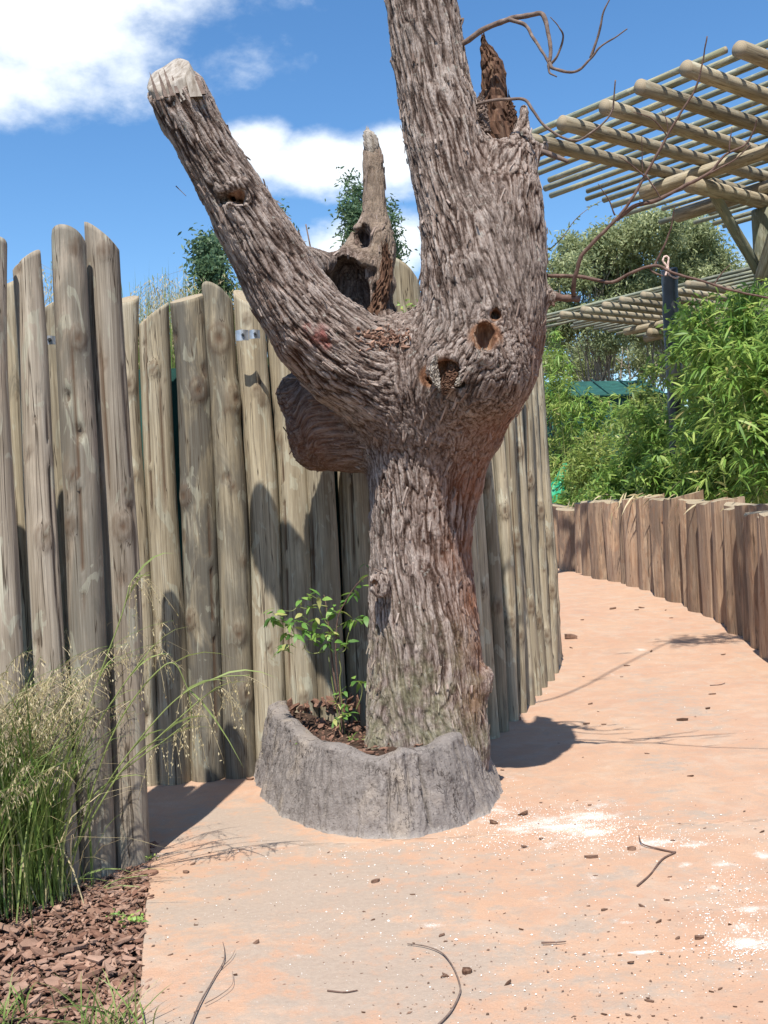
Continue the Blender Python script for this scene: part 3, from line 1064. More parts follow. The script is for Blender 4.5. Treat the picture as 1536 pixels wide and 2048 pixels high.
# ------------------------------------------------------------------ the dead tree (implicit surface)
CHAINS = {
    'trunk': [(853, 1600, 5.6, 118), (853, 1540, 5.6, 120), (853, 1480, 5.6, 118), (850, 1400, 5.6, 115), (850, 1300, 5.6, 112), (845, 1200, 5.6, 105), (841, 1100, 5.6, 99), (846, 1000, 5.6, 107), (855, 900, 5.6, 124), (862, 830, 5.58, 143), (868, 770, 5.54, 158)],
    'main': [(885, 810, 5.50, 126), (935, 725, 5.36, 130), (960, 645, 5.28, 118), (950, 560, 5.26, 106), (936, 480, 5.26, 93), (916, 400, 5.28, 81), (893, 300, 5.30, 78), (872, 200, 5.31, 74), (856, 100, 5.32, 71), (842, 0, 5.33, 70), (828, -100, 5.34, 68), (815, -230, 5.35, 65), (806, -330, 5.36, 61)],
    'shoulder': [(965, 720, 5.36, 104), (985, 645, 5.30, 96), (1000, 560, 5.28, 90), (1004, 480, 5.28, 85), (1006, 400, 5.28, 77), (1014, 335, 5.29, 58), (1028, 295, 5.30, 36)],
    'left': [(850, 800, 5.54, 112), (760, 755, 5.44, 108), (690, 715, 5.36, 98), (630, 660, 5.30, 90), (582, 595, 5.25, 80), (530, 500, 5.20, 72), (472, 400, 5.14, 63), (415, 300, 5.08, 57), (364, 205, 5.03, 57), (352, 182, 5.02, 57), (318, 112, 5.0, 55)],
    'middle': [(760, 740, 5.75, 78), (722, 650, 5.88, 80), (726, 560, 5.92, 66), (745, 490, 5.92, 50), (749, 430, 5.92, 27), (747, 350, 5.92, 22), (744, 305, 5.92, 19), (742, 292, 5.92, 15)],
    'ridge': [(575, 545, 5.50, 60), (650, 555, 5.75, 50), (720, 560, 5.92, 54)],
    'bulge': [(740, 850, 5.72, 96), (665, 850, 5.80, 92), (640, 880, 5.84, 62)],
    'bulge_top': [(660, 800, 5.80, 80), (606, 792, 5.84, 52)],
    'front': [(885, 765, 5.32, 84), (965, 740, 5.13, 88)],
    'stub_a': [(1042, 320, 5.30, 24), (1046, 280, 5.30, 15), (1047, 218, 5.30, 9)],
    'stub_b': [(1045, 310, 5.30, 26), (1088, 296, 5.30, 11)],
    'stub_c': [(1060, 590, 5.28, 26), (1110, 594, 5.25, 12)],
    'burl': [(757, 1165, 5.36, 22), (762, 1180, 5.34, 18)],
    'root_a': [(908, 1380, 5.54, 50), (925, 1480, 5.56, 46), (928, 1530, 5.58, 40)],
    'root_b': [(790, 1420, 5.46, 45), (780, 1520, 5.42, 55)],
    'root_c': [(870, 1400, 5.42, 40), (878, 1500, 5.36, 50)],
    'lump_a': [(880, 1432, 5.33, 20), (882, 1445, 5.33, 16)],
    'lump_b': [(960, 1370, 5.55, 26), (965, 1350, 5.55, 22)],
}


def wchain(ch):
    return [(at(x, y, D), r * D / FPX) for x, y, D, r in ch]


WC = {k: wchain(v) for k, v in CHAINS.items()}
SEGS = []        # entries: (list of capsules, blend, sign)
for k, c in WC.items():
    kk = .11 if k in ('trunk', 'main', 'left', 'shoulder', 'front') else .09
    if k.startswith('stub') or k in ('burl', 'lump_a', 'lump_b'):
        kk = .035
    if k in ('bulge', 'bulge_top'):
        kk = .06
    if k.startswith('root'):
        kk = .07
    SEGS.append(([(a[0], b[0], a[1], b[1]) for a, b in zip(c[:-1], c[1:])], kk, +1))


def seg_d(P, a, b, ra, rb):
    ab = b - a
    t = np.clip(((P - a) @ ab) / (ab @ ab + 1e-12), 0, 1)
    d = np.sqrt(((P - a - t[..., None] * ab) ** 2).sum(-1))
    return d - (ra + (rb - ra) * t)


def smin(a, b, k):
    h = np.maximum(k - np.abs(a - b), 0) / k
    return np.minimum(a, b) - h * h * k * .25


def sdf_pts(P, segs):
    F = np.full(len(P), 9.)
    for caps, k, sg in segs:
        d = np.min([seg_d(P, *c) for c in caps], 0)
        F = smin(F, d, k) if sg > 0 else -smin(-F, d, k)
    return F


def hit(px, py, segs):
    D = np.linspace(4.7, 6.3, 500)
    r = np.array(ray(px, py))
    P = np.array((0, 0, CAM_H)) + D[:, None] * r
    F = sdf_pts(P, segs)
    i = np.argmax(F < 0)
    return D[i] if F[i] < 0 else None


BASE = list(SEGS)
WOODY = []      # (centre, radius) where bare wood shows


def lip(px, py, rx, ry, w, depth=.05, tilt=0., rim=True, hole=True, off=0.):
    D = hit(px, py, BASE)
    if D is None:
        return
    D = D + off
    pts = []
    lr = np.random.default_rng(int(px * 7 + py))
    wv = lr.uniform(.78, 1.2, 12)
    for i in range(13):
        a = i / 12 * 2 * math.pi
        x, y = rx * math.cos(a) * wv[i % 12], ry * math.sin(a) * wv[i % 12]
        X = x * math.cos(tilt) - y * math.sin(tilt)
        Y = x * math.sin(tilt) + y * math.cos(tilt)
        d = hit(px + X, py + Y, BASE) or D
        pts.append(at(px + X, py + Y, .5 * d + .5 * D - .006))
    s = D / FPX
    if rim:
        RING = []
        for a, b in zip(pts[:-1], pts[1:]):
            rw = w * s * lr.uniform(.55, 1.25)
            RING.append((a, b, rw, rw))
        SEGS.append((RING, .022, +1))
    if hole:
        rr = min(rx, ry) * s * .95
        dy = max(0, ry - rx) * .8
        dx = max(0, rx - ry) * .8
        a = at(px - dx, py - dy, D - .02)
        b = at(px + dx, py + dy, D - .02)
        a2 = at(px - dx, py - dy, D + depth)
        b2 = at(px + dx, py + dy, D + depth)
        SEGS.append(([(a, b, rr, rr)], .015, -1))
        SEGS.append(([(a2, b2, rr * .95, rr * .95)], .02, -1))
        for _ in range(4):
            q = at(px + lr.normal(0, rx * .55), py + lr.normal(0, ry * .55), D - .01)
            SEGS.append(([(q, q + np.array((0, depth * .7, 0)), rr * .5, rr * .4)], .012, -1))
        WOODY.append((at(px, py, D + depth * .6), max(rx, ry) * s * 1.12))


def carve(x0, y0, D0, r0, x1, y1, D1, r1, k=.04):
    SEGS.append(([(at(x0, y0, D0), at(x1, y1, D1), r0 * D0 / FPX, r1 * D1 / FPX)], k, -1))


# cavity in the fork, in front of the broken middle stem
carve(690, 565, 5.62, 38, 714, 622, 5.62, 42, .05)
carve(690, 560, 5.78, 40, 712, 620, 5.80, 40, .04)
_cr = np.random.default_rng(15)
for _i in range(12):       # ragged edge of the cavity
    _a = PI * (1.02 - _i / 11 * 1.04)
    _x, _y = 697 + 44 * math.cos(_a) + _cr.normal(0, 5), 560 - 40 * math.sin(_a) + _cr.normal(0, 5)
    carve(_x, _y, 5.5, 5 + 7 * _cr.random(), _x + _cr.normal(0, 8), _y + 14, 5.75, 12, .015)
# hollow in the middle stem and its torn lower mouth
carve(726, 462, 5.80, 16, 724, 470, 5.92, 16, .03)
carve(728, 485, 5.80, 13, 726, 488, 5.9, 13, .04)
# broken hollow at the top of the shoulder
carve(990, 235, 5.24, 34, 1000, 285, 5.32, 28, .03)
carve(1000, 285, 5.32, 26, 1012, 325, 5.38, 14, .03)
# open V between the middle stem and the right limb, and the crotch under it
carve(812, 470, 5.0, 20, 812, 470, 6.4, 26, .03)
carve(812, 545, 5.0, 20, 812, 545, 6.4, 28, .03)
carve(808, 605, 5.1, 18, 806, 600, 6.4, 28, .03)
carve(765, 620, 5.15, 26, 770, 600, 5.6, 26, .03)
carve(700, 575, 5.15, 22, 712, 560, 5.66, 40, .03)
# notch between upright and shoulder
lip(970, 676, 19, 34, 13, .035, .08, off=-.012)
lip(893, 745, 33, 28, 13, .045, .2, off=-.008)
lip(987, 632, 17, 14, 5, .06)
lip(478, 390, 24, 21, 9, .10, -.3, off=-.012)
lip(862, 752, 9, 24, 3, .05, .3, rim=False)
lip(715, 455, 0.1, 0.1, 8, 0, hole=False)
lip(748, 1166, 8, 7, 6, .02)
# wedge of wood left inside the big broken knot
D_ = hit(900, 745, BASE) or 5.2


def build_tree():
    global TREE
    h = .02
    allp = np.array([p for c in WC.values() for p, r in c])
    allr = np.array([r for c in WC.values() for p, r in c])
    lo = (allp - allr[:, None]).min(0) - .1
    hi = (allp + allr[:, None]).max(0) + .1
    lo[2] = max(lo[2], .12)
    n = np.ceil((hi - lo) / h).astype(int)
    gx = [lo[i] + np.arange(n[i]) * h for i in range(3)]
    F = np.full(n, 1.0, np.float32)
    for caps, k, sgn in SEGS:
        pa = np.array([c[0] for c in caps] + [c[1] for c in caps])
        m = max(max(c[2], c[3]) for c in caps) + k + .07
        l = np.maximum(((pa.min(0) - m - lo) / h).astype(int), 0)
        u = np.minimum(((pa.max(0) + m - lo) / h).astype(int) + 2, n)
        if (u <= l).any():
            continue
        big = tuple(slice(l[i], u[i]) for i in range(3))
        D = np.full(tuple(u - l), 1.0, np.float32)
        for a, b, ra, rb in caps:
            mm = max(ra, rb) + k + .07
            l2 = np.maximum(((np.minimum(a, b) - mm - lo) / h).astype(int), 0)
            u2 = np.minimum(((np.maximum(a, b) + mm - lo) / h).astype(int) + 2, n)
            if (u2 <= l2).any():
                continue
            G = np.stack(np.meshgrid(*[gx[i][l2[i]:u2[i]] for i in range(3)], indexing='ij'), -1)
            q = tuple(slice(l2[i] - l[i], u2[i] - l[i]) for i in range(3))
            D[q] = np.minimum(D[q], seg_d(G, a, b, ra, rb))
        F[big] = smin(F[big], D, k) if sgn > 0 else -smin(-F[big], D, k)
    # plane cut that ends the sawn left limb (removes nothing else)
    e0, e1 = at(364, 205, 5.03), at(318, 112, 5.0)
    ax = unit((e1 - e0)[None])[0]
    tow = unit((np.array((0, -1., 0)) - ax * (-ax[1]))[None])[0]
    e0 = e0 + (e1 - e0) * .42
    ax = unit((ax + .62 * tow)[None])[0]
    l = np.maximum(((e0 - .35 - lo) / h).astype(int), 0)
    u = np.minimum(((e0 + .35 - lo) / h).astype(int), n)
    sl = tuple(slice(l[i], u[i]) for i in range(3))
    G = np.stack(np.meshgrid(*[gx[i][sl[i]] for i in range(3)], indexing='ij'), -1)
    F[sl] = np.maximum(F[sl], (G - e0) @ ax)
    # naive surface nets
    sg = F < 0
    c = np.zeros(np.array(n) - 1, np.int8)
    for dx in (0, 1):
        for dy in (0, 1):
            for dz in (0, 1):
                c += sg[dx:n[0] - 1 + dx, dy:n[1] - 1 + dy, dz:n[2] - 1 + dz]
    act = (c > 0) & (c < 8)
    ii = np.argwhere(act)
    vid = np.full(act.shape, -1, np.int64)
    vid[act] = np.arange(len(ii))
    acc = np.zeros((len(ii), 3))
    cnt = np.zeros(len(ii))
    cor = [(dx, dy, dz) for dx in (0, 1) for dy in (0, 1) for dz in (0, 1)]
    vals = {o: F[ii[:, 0] + o[0], ii[:, 1] + o[1], ii[:, 2] + o[2]].astype(float) for o in cor}
    for o in cor:
        for ax in range(3):
            if o[ax] == 0:
                q = list(o)
                q[ax] = 1
                q = tuple(q)
                va, vb = vals[o], vals[q]
                m = (va < 0) != (vb < 0)
                t = np.where(m, va / np.where(m, va - vb, 1), 0)
                p = np.array(o, float)[None] + t[:, None] * (np.array(q) - np.array(o))[None]
                acc += p * m[:, None]
                cnt += m
    V = lo + (ii + acc / cnt[:, None]) * h
    quads = []
    for ax in range(3):
        b, cc = [(1, 2), (2, 0), (0, 1)][ax]
        s0 = [slice(None)] * 3
        s1 = [slice(None)] * 3
        s0[ax] = slice(0, n[ax] - 1)
        s1[ax] = slice(1, n[ax])
        ch = sg[tuple(s0)] != sg[tuple(s1)]
        E = np.argwhere(ch)
        ok = (E[:, b] > 0) & (E[:, cc] > 0) & (E[:, b] < n[b] - 1) & (E[:, cc] < n[cc] - 1)
        E = E[ok]

        def v(db, dc):
            q = E.copy()
            q[:, b] += db
            q[:, cc] += dc
            return vid[q[:, 0], q[:, 1], q[:, 2]]
        Q = np.stack([v(-1, -1), v(0, -1), v(0, 0), v(-1, 0)], 1)
        flip = ~sg[E[:, 0], E[:, 1], E[:, 2]]
        Q[flip] = Q[flip][:, ::-1]
        quads.append(Q[(Q >= 0).all(1)])
    Q = np.vstack(quads)
    me0 = make_mesh('trunk_base', V, Q)
    ob = bpy.data.objects.new('trunk_tmp', me0)
    COL.objects.link(ob)
    sm = ob.modifiers.new('smooth', 'SMOOTH')
    sm.factor = .5
    sm.iterations = 2
    md = ob.modifiers.new('sub', 'SUBSURF')
    md.levels = md.render_levels = 2
    dg = bpy.context.evaluated_depsgraph_get()
    me = bpy.data.meshes.new_from_object(ob.evaluated_get(dg))
    bpy.data.objects.remove(ob)
    me.name = 'trunk'
    nv = len(me.vertices)
    P = np.zeros(nv * 3)
    me.vertices.foreach_get('co', P)
    P = P.reshape(-1, 3)
    Nn = np.zeros(nv * 3)
    me.vertices.foreach_get('normal', Nn)
    Nn = Nn.reshape(-1, 3)
    # ---- bark relief, running along every limb
    Hs = np.zeros(nv)
    Ws = np.zeros(nv)
    TAN = np.zeros((nv, 3))
    BCO = np.zeros((nv, 3))
    WM = np.zeros(nv)
    names = ['trunk', 'main', 'shoulder', 'left', 'middle', 'bulge']
    info = []
    for k in names:
        c = WC[k]
        best = np.full(nv, 1e9)
        S_ = np.zeros(nv)
        O_ = np.zeros((nv, 3))
        T_ = np.zeros((nv, 3))
        s0 = 0
        for (a, ra), (b, rb) in zip(c[:-1], c[1:]):
            ab = b - a
            L = np.linalg.norm(ab)
            t = np.clip(((P - a) @ ab) / (L * L), 0, 1)
            q = a + t[:, None] * ab
            d = np.linalg.norm(P - q, axis=1) - (ra + (rb - ra) * t)
            m = d < best
            best[m] = d[m]
            S_[m] = (s0 + t * L)[m]
            O_[m] = (P - q)[m]
            T_[m] = ab / L
            s0 += L
        info.append((best, S_, O_, T_))
    bmin = np.min([i[0] for i in info], 0)
    for k, (best, S_, O_, T_) in zip(names, info):
        w = np.exp(-np.clip((best - bmin) / .035, 0, 40))
        sel = w > .03
        c = WC[k]
        ax = unit((c[-1][0] - c[0][0])[None])[0]
        e1 = np.cross(ax, (0, 1, 0))
        e1 /= np.linalg.norm(e1)
        e2 = np.cross(ax, e1)
        CC = catmull(np.array([p for p, r in c]), 60) - c[0][0]
        cs_, c1_, c2_ = CC @ ax, CC @ e1, CC @ e2
        o = P[sel] - c[0][0]
        so = o @ ax
        q = np.stack([o @ e1 - np.interp(so, cs_, c1_), o @ e2 - np.interp(so, cs_, c2_), so], 1)
        tw = .35 * q[:, 2]      # slight spiral
        q[:, 0], q[:, 1] = q[:, 0] * np.cos(tw) - q[:, 1] * np.sin(tw), q[:, 0] * np.sin(tw) + q[:, 1] * np.cos(tw)
        sd = names.index(k) * 31
        wrp = np.stack([fbm(q * 5, 2, sd + 1), fbm(q * 5, 2, sd + 2), fbm(q * 5, 2, sd + 3)], 1) * .014
        qw = q + wrp
        n1 = perlin(qw * np.array((30, 30, 3.0)), sd + 4)
        n2 = perlin(qw * np.array((64, 64, 6.5)), sd + 5)
        n3 = perlin(qw * np.array((120, 120, 14.)), sd + 6)
        n4 = perlin(qw * np.array((30, 30, 26.)), sd + 7)
        f1 = np.exp(-(np.abs(n1) / .115) ** 1.6)
        f2 = np.exp(-(np.abs(n2) / .12) ** 1.6)
        f4 = np.exp(-(n4 / .09) ** 2)
        plate = np.floor((perlin(qw * np.array((34, 34, 9.)), sd + 8) + .9) * 2.6) / 2.6 * .34
        hgt = .40 + plate - .66 * f1 - .40 * f2 - .12 * f4 + .22 * n3 + .12 * n1 + .08 * n2
        rough = {'middle': .55, 'bulge': .7}.get(k, 1.0)
        mw = w[sel] > WM[sel]
        ids = np.flatnonzero(sel)[mw]
        WM[ids] = w[ids]
        BCO[ids] = (q + np.array((k == 'left', k == 'main', names.index(k))) * 3.3)[mw]
        Hs[sel] += w[sel] * hgt * rough
        Ws[sel] += w[sel]
        TAN[sel] += w[sel][:, None] * T_[sel]
    Hs /= np.maximum(Ws, 1e-6)
    TAN = unit(TAN)
    wood = np.zeros(nv)
    for cpt, r in WOODY:
        d = np.linalg.norm(P - cpt, axis=1) / r
        wood = np.maximum(wood, 1 - sstep(.75, 1.05, d))
    pz = P[:, 2]
    lump = fbm(P * 6, 3, 77)
    P2 = P + Nn * ((.0135 * (Hs - .25) * (1 - .6 * wood) + .012 * lump)[:, None])
    me.vertices.foreach_set('co', P2.astype(np.float32).ravel())
    bark = np.clip(.10 + .95 * Hs + .12 * lump, 0, 1)
    mb = [i[0] for i in info][names.index('middle')]
    pale = np.clip(1 - np.abs(mb) / .03, 0, 1) * sstep(2.55, 2.9, pz) * (bmin > mb - .004)
    pale = pale * .75
    red = np.zeros(nv)  # reddish bark patches, plus red-brown shade painted on the right side and undersides

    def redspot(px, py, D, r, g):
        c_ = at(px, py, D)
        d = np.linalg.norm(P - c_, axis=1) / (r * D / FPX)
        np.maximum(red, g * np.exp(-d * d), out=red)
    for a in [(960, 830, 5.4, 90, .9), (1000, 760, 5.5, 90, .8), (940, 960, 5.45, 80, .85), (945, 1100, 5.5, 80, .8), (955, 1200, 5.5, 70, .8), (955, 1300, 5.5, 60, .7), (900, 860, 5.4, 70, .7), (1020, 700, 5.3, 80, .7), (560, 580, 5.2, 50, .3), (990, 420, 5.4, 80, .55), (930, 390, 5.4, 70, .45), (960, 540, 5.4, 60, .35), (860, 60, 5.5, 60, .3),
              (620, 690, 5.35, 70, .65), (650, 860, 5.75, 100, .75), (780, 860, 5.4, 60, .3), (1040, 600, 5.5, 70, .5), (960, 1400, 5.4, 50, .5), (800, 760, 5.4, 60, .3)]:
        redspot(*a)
    paint = np.zeros(nv)
    for (px, py, r) in ((640, 672, 24), (615, 655, 12), (655, 692, 12)):
        dd = hit(px, py, BASE) or 5.3
        d = np.linalg.norm(P - at(px, py, dd), axis=1) / (r * dd / FPX) + .5 * fbm(P * 22, 2, 8)
        paint = np.maximum(paint, .62 * (1 - sstep(.2, 1.25, d)) * (.45 + .55 * sstep(.2, .6, Hs)))
    moss = sstep(1.15, .5, pz) * (pz > .2) * .8
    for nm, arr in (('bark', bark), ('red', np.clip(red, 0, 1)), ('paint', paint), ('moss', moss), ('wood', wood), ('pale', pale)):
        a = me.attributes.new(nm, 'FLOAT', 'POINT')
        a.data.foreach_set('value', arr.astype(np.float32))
    a = me.attributes.new('bco', 'FLOAT_VECTOR', 'POINT')
    a.data.foreach_set('vector', BCO.astype(np.float32).ravel())
    me.materials.append(MAT['bark'])
    me.polygons.foreach_set('use_smooth', np.ones(len(me.polygons), bool))
    base = at(852, 1500, 5.6)
    TREE = thing('dead_tree', base, 'huge forked dead tree trunk with rough bark standing in the grey cement planter', 'tree')
    o = link('trunk', me, TREE)
    o.location = -np.array(TREE.location)
    # ---- loose bark flakes
    sel = np.flatnonzero((Nn[:, 1] < .35) & (pz > .3) & (pz < 4.5) & (wood < .2))
    B = Batch()
    box = np.array([(-1, -1, 0), (1, -1, 0), (1, 1, 0), (-1, 1, 0), (-.7, -.8, 1), (.7, -.8, 1), (.6, .9, 1), (-.6, .7, 1)], float)
    bf = np.array([[3, 2, 1, 0], [4, 5, 6, 7], [0, 1, 5, 4], [1, 2, 6, 5], [2, 3, 7, 6], [3, 0, 4, 7]])
    pick = rng.choice(sel, 1300, replace=False)
    for i in pick:
        t = TAN[i] + rng.normal(0, .18, 3)
        nn = unit((Nn[i] + rng.normal(0, .22, 3))[None])[0]
        t = unit((t - nn * (t @ nn))[None])[0]
        s_ = np.cross(nn, t)
        if bark[i] < .35:
            continue
        L, w_, h_ = rng.gamma(4, .0050) + .006, rng.uniform(.003, .007), rng.uniform(.002, .006)
        v = P2[i] + nn * .001 + (box[:, :1] * w_) * s_ + (box[:, 1:2] * L) * t + (box[:, 2:] * h_) * nn
        B.add(v, bf, 0.5 + rng.uniform(-.25, .2))
    V = np.vstack(B.V) - base
    tone = np.concatenate(B.A)
    z0 = np.zeros(len(V))
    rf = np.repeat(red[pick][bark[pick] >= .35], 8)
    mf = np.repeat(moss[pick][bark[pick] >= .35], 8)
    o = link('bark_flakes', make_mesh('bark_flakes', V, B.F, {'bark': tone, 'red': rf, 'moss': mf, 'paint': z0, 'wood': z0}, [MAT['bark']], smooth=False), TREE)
    o['kind'] = 'stuff'


build_tree()
TB = np.array(TREE.location)


# ---- sawn end of the left limb
def sawn_end():
    a = at(364, 205, 5.03)
    b = at(318, 112, 5.0)
    ax = unit((b - a)[None])[0]
    e1 = unit(np.cross(ax, (0, 1, 0))[None])[0]      # to the right in the picture
    e2 = np.cross(e1, ax)
    if e2[1] > 0:
        e2 = -e2                                     # towards the camera
    r = 53.5 * 5.02 / FPX
    n = 40
    th = np.arange(n) * 2 * PI / n
    rows = 14
    V = []
    L0 = np.linalg.norm(b - a)
    for q in range(rows):
        t = q / (rows - 1)
        # cut: highest at the far left, lowest at the near right, torn on the right
        end = L0 * (.60 - .05 * np.cos(th) + .02 * np.sin(5 * th)) - r * .66 * np.sin(th)
        s = -.03 + t * (end + .03)
        rr = r * (1.0 - .08 * t) * (1 + .015 * np.sin(3 * th + 1))
        V.append(a + s[:, None] * ax + rr[:, None] * (np.cos(th)[:, None] * e1 + np.sin(th)[:, None] * e2))
    V = np.vstack(V)
    i0 = (rows - 1) * n
    c = V[i0:].mean(0)
    V = np.vstack([V, c + (V[i0:] - c) * .9 + ax * .004, [c + ax * .004]])
    k = rows * n
    F = [grid_faces(n, rows, True), np.array([[i0 + i, i0 + (i + 1) % n, k + (i + 1) % n, k + i] for i in range(n)]), np.array([[k + i, k + (i + 1) % n, k + n] for i in range(n)])]
    o = link('sawn_end', make_mesh('sawn_end', V - TB, F, {'tone': np.full(len(V), .5)}, [MAT['pale']]), TREE)
    o['label'] = 'pale bare wood at the sawn end of the left limb'
    # standing splinters on the near edge of the cut
    for (px, py, hh, w, m) in ((312, 184, 40, 7, 'twig'), (328, 180, 36, 8, 'twig'), (340, 176, 40, 8, 'twig'), (352, 176, 26, 7, 'twig'), (388, 178, 44, 24, 'pale'), (402, 178, 28, 12, 'twig')):
        p = at(px, py, 4.91)
        q = at(px - hh * .32, py - hh, 4.93)
        s = 4.95 / FPX
        d = q - p
        B = Batch()
        vv = []
        for t, wd in ((-.4, 1), (.3, .8), (.75, .4), (1, .05)):
            cc = p + d * t
            for (x, y) in ((-1, -1), (1, -1), (1, 1), (-1, 1)):
                vv.append(cc + np.array((x * w * .5 * s * wd, y * w * .3 * s * wd, 0)))
        Fq = [grid_faces(4, 4, True), np.array([[12, 13, 14, 15]])]
        link('splinter', make_mesh('splinter', np.array(vv) - TB, Fq, {'tone': np.full(16, .5)}, [MAT[m]], smooth=False), TREE)


sawn_end()


def shard(outline, D, thick, mat, name, label=None, bow=.03, jag=.004):
    """a torn slab of wood: pixel centreline list (x, y, half width) at depth D, bowed and thick"""
    rows = []
    n = 14
    O = catmull([(x, y, w) for x, y, w in outline], 26)
    r = np.random.default_rng(int(outline[0][0]))
    front, backv = [], []
    for i, (x, y, w) in enumerate(O):
        for j in range(n):
            t = j / (n - 1) * 2 - 1
            hh = max(w, .4)
            jx = r.normal(0, 1.4)
            dd = D - bow * (1 - t * t) * (hh / 25) + r.normal(0, jag)
            p = at(x + t * hh + (jx if abs(t) == 1 else 0), y + (r.normal(0, 6) * (i == 0)), dd)
            front.append(p)
            backv.append(p + np.array((0, thick * (1 - .5 * abs(t)), 0)))
    F = grid_faces(n, 26)
    A = np.array(front)
    Bv = np.array(backv)
    k = len(A)
    rim = list(range(n)) + [n * i + n - 1 for i in range(1, 26)] + list(range(k - 2, k - n - 1, -1)) + [n * i for i in range(24, 0, -1)]
    rim = np.array(rim)
    nx = np.roll(rim, -1)
    F3 = np.stack([rim, nx, nx + k, rim + k], 1)
    o = link(name, make_mesh(name, np.vstack([A, Bv]) - TB, [F, F[:, ::-1] + k, F3], {'tone': np.full(2 * k, .5)}, [MAT[mat]], smooth=False), TREE)
    if label:
        o['label'] = label
    return o


shard([(967, 68, 2), (969, 85, 7), (980, 108, 17), (986, 135, 23), (988, 170, 26), (990, 215, 32), (996, 260, 40), (1002, 310, 42)], 5.37, .05, 'redwood', 'splinter', 'tall jagged red brown splinter on the broken shoulder', .05, .008)
shard([(1018, 192, 1), (1020, 210, 8), (1024, 235, 11), (1022, 275, 14)], 5.34, .03, 'redwood', 'splinter')
shard([(962, 190, 5), (963, 210, 10), (965, 235, 12), (970, 262, 10)], 5.24, .03, 'twig', 'splinter')
shard([(769, 488, 6), (773, 530, 11), (766, 575, 15), (755, 615, 17), (745, 656, 11)], 5.70, .03, 'redwood', 'torn_wood', 'curved strip of torn red wood in the fork', .03, .006)
shard([(734, 258, 3), (739, 268, 12), (743, 290, 15), (744, 312, 10), (744, 328, 3)], 5.885, .05, 'pale', 'splinter', 'bleached broken tip of the middle stem', .04, .0012)
KD = hit(895, 748, BASE) or 5.1
shard([(872, 712, 3), (868, 738, 9), (873, 764, 8), (884, 782, 4)], KD - .020, .03, 'pale', 'torn_wood')
shard([(903, 722, 8), (910, 740, 17), (908, 760, 18), (897, 778, 8)], KD + .012, .03, 'redwood', 'torn_wood', 'red torn wood inside the broken knot')
shard([(926, 704, 4), (932, 728, 9), (926, 752, 10), (914, 772, 5)], KD - .018, .03, 'pale', 'torn_wood')
shard([(888, 756, 5), (891, 774, 10), (889, 788, 5)], KD - .022, .025, 'redwood', 'torn_wood')
shard([(958, 700, 3), (961, 716, 6), (966, 730, 4)], (hit(962, 712, BASE) or 5.2) - .020, .02, 'pale', 'torn_wood')
shard([(968, 700, 6), (968, 715, 8), (970, 725, 6)], (hit(968, 712, BASE) or 5.2) + .0, .02, 'pale', 'torn_wood')


# ---- dead branches
def branch(points, r0, r1, D0, D1, mat='twig', twigs=(), name='branch', label=None, n=None):
    m = len(points)
    Dl = np.linspace(D0, D1, m)
    W3 = np.array([at(x, y, d) for (x, y), d in zip(points, Dl)])
    n = n or 7 * m
    C = catmull(W3, n)
    C += np.stack([perlin(C * 14, 3), perlin(C * 14, 4), perlin(C * 14, 5)], 1) * min(.006, r0 * .35)
    R = np.linspace(r0, r1, n) * (1 + .18 * perlin(C * 32, 6)) * 1.0
    B = Batch()
    B.tube(C, np.maximum(R, .0016), 8)
    o = link(name, B.mesh(name, [MAT[mat]], TB), TREE)
    if label:
        o['label'] = label
    for pts, ra, rb, Da, Db in twigs:
        Dt = np.linspace(Da, Db, len(pts))
        w3 = np.array([at(x, y, d) for (x, y), d in zip(pts, Dt)])
        c = catmull(w3, 7 * len(pts))
        c += np.stack([perlin(c * 16, 3), perlin(c * 16, 4), perlin(c * 16, 5)], 1) * .004
        T = Batch()
        T.tube(c, np.maximum(np.linspace(ra, rb, len(c)) * (1 + .15 * perlin(c * 40, 1)), .0014), 6)
        link('twig', T.mesh('twig', [MAT[mat]], TB), o)
    return o


branch([(915, 92), (935, 80), (975, 55), (1020, 38), (1060, 31), (1083, 27), (1094, 55), (1101, 90), (1099, 125)], .015, .009, 5.25, 5.05, 'twig',
       [([(1018, 39), (1050, 50), (1066, 75), (1084, 102), (1098, 128)], .010, .007, 5.165, 5.05),
        ([(1098, 125), (1108, 138), (1150, 144), (1180, 120), (1200, 95), (1230, 75), (1255, 57)], .009, .003, 5.05, 4.9),
        ([(1182, 116), (1197, 70), (1206, 30), (1221, -8)], .007, .003, 4.98, 4.9),
        ([(1100, 128), (1115, 110), (1126, 75), (1118, 55), (1101, 33)], .007, .002, 5.05, 4.95),
        ([(1096, 128), (1100, 145), (1114, 154)], .007, .003, 5.05, 5.02)], label='dead branch with hooked twigs high on the trunk')
branch([(955, 208), (980, 202), (1015, 198), (1050, 200), (1066, 222), (1090, 252), (1125, 275), (1155, 281), (1180, 268), (1208, 245), (1225, 220), (1228, 195), (1231, 160)], .009, .0035, 5.2, 4.95, 'twig', label='thin grey curved branch in front of the splinter')
branch([(1085, 548), (1105, 552), (1150, 552), (1195, 560), (1225, 564), (1262, 546), (1310, 531), (1345, 545), (1400, 561), (1455, 578), (1540, 597), (1600, 606)], .010, .004, 5.3, 4.88, 'redtwig',
       [([(1310, 531), (1328, 492), (1344, 445), (1349, 412)], .006, .002, 5.09, 5.0),
        ([(1425, 571), (1445, 545), (1462, 528)], .004, .0015, 4.99, 4.95),
        ([(1300, 535), (1308, 545), (1325, 552)], .006, .004, 5.09, 5.07)], label='long reddish branch crossing in front of the black post')
